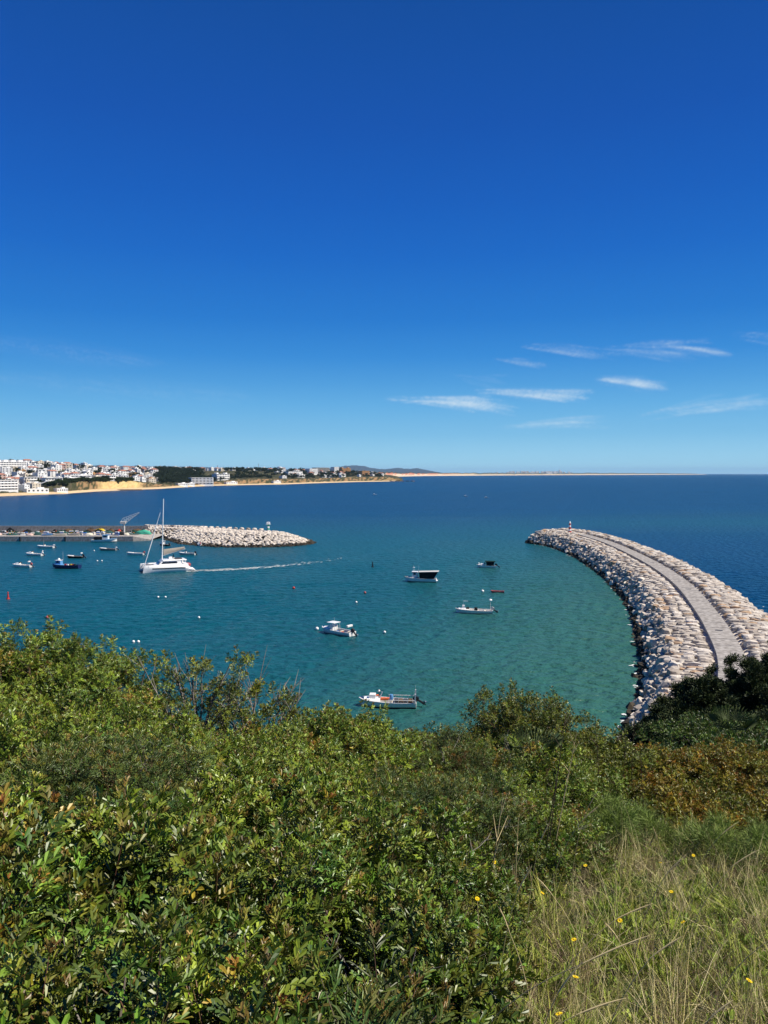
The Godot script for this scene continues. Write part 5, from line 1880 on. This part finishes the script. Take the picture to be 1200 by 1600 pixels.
	pole(t, "back_stay", Vector3(-1.4, 5.0, 0), Vector3(-0.6, 6.6, 0), 0.10, M.white_paint)
	for k in 7:
		var a := Vector3(0.3, 4.5, 0.0).lerp(Vector3(6.2, 8.9, 0), k / 7.0)
		var b := Vector3(-0.6, 6.6, 0).lerp(Vector3(6.2, 9.1, 0), (k + 0.5) / 7.0)
		pole(t, "lattice_bar", a, b, 0.06, M.white_paint)
		pole(t, "lattice_bar", b, Vector3(0.3, 4.5, 0.0).lerp(Vector3(6.2, 8.9, 0), (k + 1) / 7.0), 0.06, M.white_paint)
	pole(t, "hoist_rope", Vector3(6.1, 8.9, 0), Vector3(6.1, 4.5, 0), 0.025, M.dark_grey)
	# harbour beacons
	t = thing("harbour_beacon", "red and white banded beacon near the tip of the curved breakwater", "beacon", Vector3(69.5, 4.9, -287.0))
	for k in 5:
		var g := G.new()
		g.lathe([Vector2(0.62 - 0.06 * k, 0.72 * k), Vector2(0.56 - 0.06 * k, 0.72 * k + 0.71)], 12)
		put("band", g, M.red if k % 2 == 0 else M.gel_white, t)
	var gl := G.new()
	gl.lathe([Vector2(0.5, 0), Vector2(0.5, 0.08), Vector2(0.22, 0.1), Vector2(0.22, 0.5), Vector2(0.28, 0.55), Vector2(0.02, 0.75)], 10, Vector3(0, 3.6, 0))
	put("lantern", gl, M.gel_white, t)
	var gp := G.new()
	gp.lathe([Vector2(1.3, 0), Vector2(1.3, 0.35)], 12, Vector3(0, -0.3, 0))
	put("plinth", gp, M.concrete, t)
	t = thing("harbour_beacon", "small green and white beacon on the rounded boulder breakwater", "beacon", Vector3(-46.0, 3.9, -305.0))
	for k in 4:
		var g := G.new()
		g.lathe([Vector2(0.5, 0.75 * k), Vector2(0.46, 0.75 * k + 0.74)], 10)
		put("band", g, M.green_tarp if k % 2 else M.gel_white, t)
	bx(t, "gallery", Vector3(0, 3.05, 0), Vector3(1.8, 0.12, 1.8), M.gel_white)
	bx(t, "lantern_house", Vector3(0, 3.5, 0), Vector3(1.2, 0.8, 1.2), M.gel_white)

# ------------------------------------------------------------------ the town across the bay
func windows(root: Node3D, w: float, h: float, d: float, nx: int, ny: int, base := 0.0, strip := false) -> void:
	for j in ny:
		var sh := h / ny
		for i in nx:
			var g := G.new()
			var cw := w / nx
			var sz := Vector3(cw * (0.86 if strip else 0.42), sh * 0.42, 0.25)
			g.box(Vector3(-w * 0.5 + (i + 0.5) * cw, base + (j + 0.55) * sh, d * 0.5 + 0.02), sz)
			put("window", g, M.window_dark, root)

func house(q: float, u: float, w: float, h: float, d: float, kind: int, turn: float, label: String, group: String, nx := 3, ny := 2) -> Node3D:
	var p := coast_at(q, u)
	var o := thing("house", label, "house", p, turn, group)
	var wm: Material = [M.wall_white, M.wall_white, M.wall_cream, M.wall_pink, M.wall_ochre, M.wall_grey][kind]
	var g := G.new()
	g.box(Vector3(0, h * 0.5 - 3.0, 0), Vector3(w, h + 6.0, d))
	put("wall", g, wm, o)
	var gr := G.new()
	if kind == 1 or kind == 3:
		gr.frustum(Vector3(0, h, 0), Vector2(w + 0.9, d + 0.9), Vector2(w * 0.55, 0.3), d * 0.22)
		put("roof", gr, M.roof_tile, o)
	else:
		gr.box(Vector3(0, h + 0.3, 0), Vector3(w + 0.3, 0.6, d + 0.3))
		gr.box(Vector3(w * 0.2, h + 1.3, -d * 0.1), Vector3(w * 0.3, 1.6, d * 0.4))
		put("roof", gr, wm if kind != 5 else M.roof_white, o)
	if nx > 0: windows(o, w, h, d, nx, ny)
	return o

func tower_block(q: float, u: float, w: float, h: float, d: float, wm: Material, turn: float, label: String, storeys: int, bays: int, roofs := 0) -> Node3D:
	var p := coast_at(q, u)
	var o := thing("apartment_building", label, "building", p, turn)
	var g := G.new()
	g.box(Vector3(0, h * 0.5 - 3.0, 0), Vector3(w, h + 6.0, d))
	put("wall", g, wm, o)
	for s in storeys:
		var gb := G.new()
		gb.box(Vector3(0, (s + 1) * h / storeys - 0.2, d * 0.5 + 0.6), Vector3(w * 0.98, 0.9, 1.2))
		put("balcony", gb, wm, o)
	windows(o, w, h, d, bays, storeys)
	for k in roofs:
		bx(o, "roof_house", Vector3(lerpf(-0.35, 0.35, k / maxf(roofs - 1.0, 1.0)) * w, h + 1.6, 0), Vector3(w * 0.14, 3.2, d * 0.5), wm)
	return o

func wood(called: String, label: String, spots: Array, tint: Color) -> void:
	var w := []
	var c := []
	for s in spots:
		for k in 26:
			var d := Vector3(rng.randfn(), absf(rng.randfn()), rng.randfn()).normalized() * pow(rng.randf(), 0.4)
			var p: Vector3 = s[0] + d * s[1] + Vector3(0, s[1].y * 0.3, 0)
			w.append(Transform3D(Basis(Vector3.UP, rd(0, TAU)).scaled(Vector3.ONE * rd(5.0, 8.5)), p))
			c.append(tint * rd(0.6, 1.3))
	var o := scatter(called, plumes[0], M.needle, w, c)
	tag(o, label, "wood")

func _town() -> void:
	rng.seed = 3000
	var lit := 0.95      # most fronts look towards the bay
	# landmark buildings: q, inland, width, height, depth
	tower_block(-0.487, 330.0, 52.0, 13.0, 16.0, M.wall_white, lit, "large white hotel with rooftop blocks crowning the hill", 4, 12, 4)
	tower_block(-0.432, 95.0, 26.0, 10.0, 14.0, M.wall_white, lit, "white villa block with arched front above the planted slope", 2, 6)
	tower_block(-0.397, 110.0, 36.0, 9.0, 14.0, M.wall_white, lit, "long modern white villa with dark window bands above the slope", 3, 5)
	tower_block(-0.365, 120.0, 40.0, 9.0, 14.0, M.wall_white, lit, "low white terrace above the yellow cliff", 2, 9)
	tower_block(-0.5, 60.0, 40.0, 13.0, 16.0, M.wall_white, lit, "stepped white apartment block down by the beach", 4, 9)
	tower_block(-0.46, 130.0, 24.0, 12.0, 12.0, M.wall_white, lit, "tall pale house with grey shutters over the beach road", 3, 5)
	tower_block(-0.238, 46.0, 48.0, 15.0, 26.0, M.wall_white, 0.5, "white beach hotel standing on the sand", 4, 6)
	tower_block(-0.212, 125.0, 40.0, 14.0, 18.0, M.wall_white, lit, "white stepped villa among pines behind the beach", 3, 5, 2)
	tower_block(-0.118, 230.0, 60.0, 12.0, 18.0, M.wall_white, lit, "white terraced apartments stepping down the wooded slope", 3, 8)
	tower_block(-0.094, 300.0, 40.0, 16.0, 18.0, M.wall_white, lit, "bright white holiday block near the headland", 4, 6)
	tower_block(-0.082, 420.0, 70.0, 15.0, 18.0, M.wall_grey, lit, "long grey apartment slab on the skyline", 5, 9)
	tower_block(-0.064, 380.0, 26.0, 20.0, 16.0, M.wall_white, lit, "narrow white tower house near the headland", 6, 3)
	tower_block(-0.051, 400.0, 50.0, 16.0, 16.0, M.wall_ochre, lit, "brown ochre apartment block on the headland ridge", 5, 6, 2)
	tower_block(-0.026, 260.0, 44.0, 16.0, 16.0, M.wall_ochre, lit, "orange apartment block nearest the headland tip", 5, 5)
	# beach bars and kiosks
	for b in [[-0.452, 30.0, 30.0], [-0.42, 28.0, 16.0], [-0.263, 33.0, 24.0], [-0.252, 30.0, 18.0], [-0.199, 34.0, 34.0], [-0.14, 38.0, 26.0]]:
		var o := house(b[0], b[1], b[2], 4.5, 8.0, 0, lit, "low white beach pavilion at the back of the sand", "beach pavilions", 5, 1)
	# the town's houses, in bands climbing the hill: q from, q to, inland from, to, count, sizes
	var bands := [
		[-0.52, -0.455, 45.0, 330.0, 40, "in the old town by the beach"],
		[-0.455, -0.30, 105.0, 260.0, 50, "on the slope above the planted cliff"],
		[-0.47, -0.33, 260.0, 620.0, 52, "high on the hill above the cliff"],
		[-0.33, -0.24, 520.0, 1250.0, 46, "on the far skyline behind the dark wood"],
		[-0.33, -0.297, 90.0, 400.0, 14, "between the yellow cliff and the dark wood"],
		[-0.24, -0.13, 420.0, 900.0, 34, "along the wooded ridge"],
		[-0.14, -0.05, 120.0, 420.0, 26, "among trees near the headland"],
		[-0.05, 0.005, 120.0, 380.0, 8, "on the headland"]]
	var kinds := ["white flat-roofed house", "white house with red tiled roof", "cream flat-roofed house", "pinkish house with red tiled roof", "ochre flat-roofed house", "grey house with pale roof"]
	var taken := []
	for b in bands:
		var n := 0
		var tries := 0
		while n < b[4] and tries < 900:
			tries += 1
			var q := rd(b[0], b[1])
			var u := rd(b[2], b[3])
			var p := coast_at(q, u)
			var ok := true
			for e in taken:
				if absf(e.x - p.x) < 15.0 and absf(e.z - p.z) < 17.0:
					ok = false
					break
			if not ok: continue
			taken.append(p)
			n += 1
			var r := rng.randf()
			var kind := 0 if r < 0.66 else (1 if r < 0.79 else (2 if r < 0.88 else (3 if r < 0.94 else (5 if r < 0.97 else 4))))
			var w := rd(8.0, 18.0)
			var h: float = pick([5.5, 6.0, 6.5, 8.0, 9.5]) * (1.0 if u < 500.0 else 1.2)
			house(q, u, w, h, rd(9.0, 13.0), kind, lit + rd(-0.45, 0.45), kinds[kind] + " " + b[5], kinds[kind] + "s " + b[5], int(w / 4.5), int(h / 3.0))
	# ramp down to the beach and the fishermen's jetty
	var rp := coast_at(-0.44, 60.0)
	var o2 := thing("beach_ramp", "long white stepped ramp leading down to the sand", "ramp", rp, 0.3)
	var g := G.new()
	g.box(Vector3(-10, 4, 0), Vector3(34, 1.2, 6), Basis(Vector3(0, 0, 1), 0.38))
	put("deck", g, M.wall_white, o2)
	var g2 := G.new()
	g2.box(Vector3(-16, -1, 0), Vector3(14, 10, 5))
	put("abutment", g2, M.wall_white, o2)
	var jp := coast_at(-0.335, -4.0)
	var o3 := thing("rock_groyne", "low dark rock groyne lying at the edge of the beach", "groyne", Vector3(jp.x, 0, jp.z), 0.2)
	var g3 := G.new()
	g3.frustum(Vector3(0, -1.0, 0), Vector2(52, 10), Vector2(48, 5), 2.6)
	put("mound", g3, M.net_brown, o3)
	var hp := coast_at(0.012, -2.0)
	var o4 := thing("sea_stack", "low dark rocks off the tip of the headland", "rock", Vector3(hp.x + 25.0, -0.6, hp.z))
	for k in 5:
		put("rock", stones[k], M.net_brown, o4, Vector3(k * 18.0 - 30.0, 0.5, rd(-8, 8)), Basis.from_scale(Vector3(rd(14, 24), rd(4, 7), 10)))
	# woods: clumps of pine crowns that read as one mass
	var spots := []
	for k in 190: spots.append([coast_at(rd(-0.296, -0.235), rd(95.0, 480.0)), Vector3(9, 7, 9)])
	for k in 40: spots.append([coast_at(rd(-0.262, -0.205), rd(80.0, 240.0)), Vector3(8, 6, 8)])
	wood("pine_wood", "dark pine wood behind the white beach hotel", spots, Color(0.65, 0.72, 0.75))
	spots = []
	for k in 230: spots.append([coast_at(rd(-0.215, 0.0), rd(70.0, 520.0)), Vector3(8, 6, 8)])
	wood("pine_wood", "scattered dark pines along the slope towards the headland", spots, Color(0.7, 0.76, 0.7))
	spots = []
	for k in 120: spots.append([coast_at(rd(-0.442, -0.325), rd(56.0, 112.0)), Vector3(5, 2.6, 5)])
	wood("scrub", "dark green scrub on the slope below the villas", spots, Color(0.9, 0.95, 0.8))
	# single trees between the houses
	for k in 46:
		var q := rd(-0.51, -0.30)
		var u := rd(60.0, 560.0)
		var p := coast_at(q, u)
		var ok := true
		for e in taken:
			if absf(e.x - p.x) < 10.0 and absf(e.z - p.z) < 9.0: ok = false
		if not ok: continue
		var r := rd(5.0, 9.0)
		var o := thing("pine_tree", "dark round pine standing between white houses of the town", "tree", p, 0, "pines in the town")
		var gt := G.new()
		gt.tube([Vector3(0, -1, 0), Vector3(0.3, 4, 0)], [0.6, 0.4], 5)
		put("trunk", gt, M.bark, o)
		var w := []
		var c := []
		for j in 40:
			var d := Vector3(rng.randfn(), rng.randfn(), rng.randfn()).normalized() * pow(rng.randf(), 0.4)
			w.append(Transform3D(Basis(Vector3.UP, rd(0, TAU)).scaled(Vector3.ONE * rd(4.5, 7.0)), Vector3(0, 5.0, 0) + d * Vector3(r, r * 0.6, r)))
			c.append(Color(0.7, 0.75, 0.7) * rd(0.6, 1.3))
		scatter("crown", plumes[1], M.needle, w, c, o)
	# television masts on the skyline
	for b in [[-0.163, 700.0, 26.0, 1.4], [-0.216, 650.0, 18.0, 1.0]]:
		var p := coast_at(b[0], b[1])
		var o := thing("lattice_mast", ["tall lattice mast on the wooded ridge", "thin mast above the pines"][counts.get("lattice_mast", 0)], "mast", p)
		for k in 3:
			var gm := G.new()
			var a := TAU * k / 3.0
			gm.tube([Vector3(cos(a), -2, sin(a)) * b[3], Vector3(cos(a) * 0.3, b[2], sin(a) * 0.3)], [0.35, 0.25], 4)
			put("leg", gm, M.grey, o)
	# far resort towers round the bay
	for k in 44:
		var q := 0.19 + absf(rng.randfn(0.0, 0.022)) * (1.0 if k % 2 else -1.2) + 0.016
		var f := 12700.0 + rd(0.0, 500.0) + (q - 0.19) * 18000.0
		var h: float = rd(14.0, 38.0) if k != 5 else 62.0
		var w := rd(22.0, 70.0) if k != 5 else 26.0
		var o := thing("apartment_building", "tiny pale resort block far round the bay", "building", Vector3(q * f, 30.0, -f), 0.2, "far resort blocks")
		var gb := G.new()
		gb.box(Vector3(0, h * 0.5 - 8.0, 0), Vector3(w, h + 16.0, 24.0))
		put("wall", gb, pick([M.wall_white, M.wall_white, M.wall_cream]), o)
		var gr := G.new()
		gr.box(Vector3(w * 0.1, h + 1.5, 0), Vector3(w * 0.4, 3.0, 12.0))
		put("roof", gr, M.wall_white, o)

func _ready() -> void:
	_camera_and_light()
	_materials()
	mole = spline(MOLE, 6)
	for k in 5:
		stones.append(make_stone(100 + k, 1.0))
		blocks.append(make_stone(200 + k, 1.0))
	_sea()
	_hillside()
	_coast()
	_far_land()
	_right_mole()
	_left_mole()
	_vegetation()
	_boats()
	_quay()
	_town()
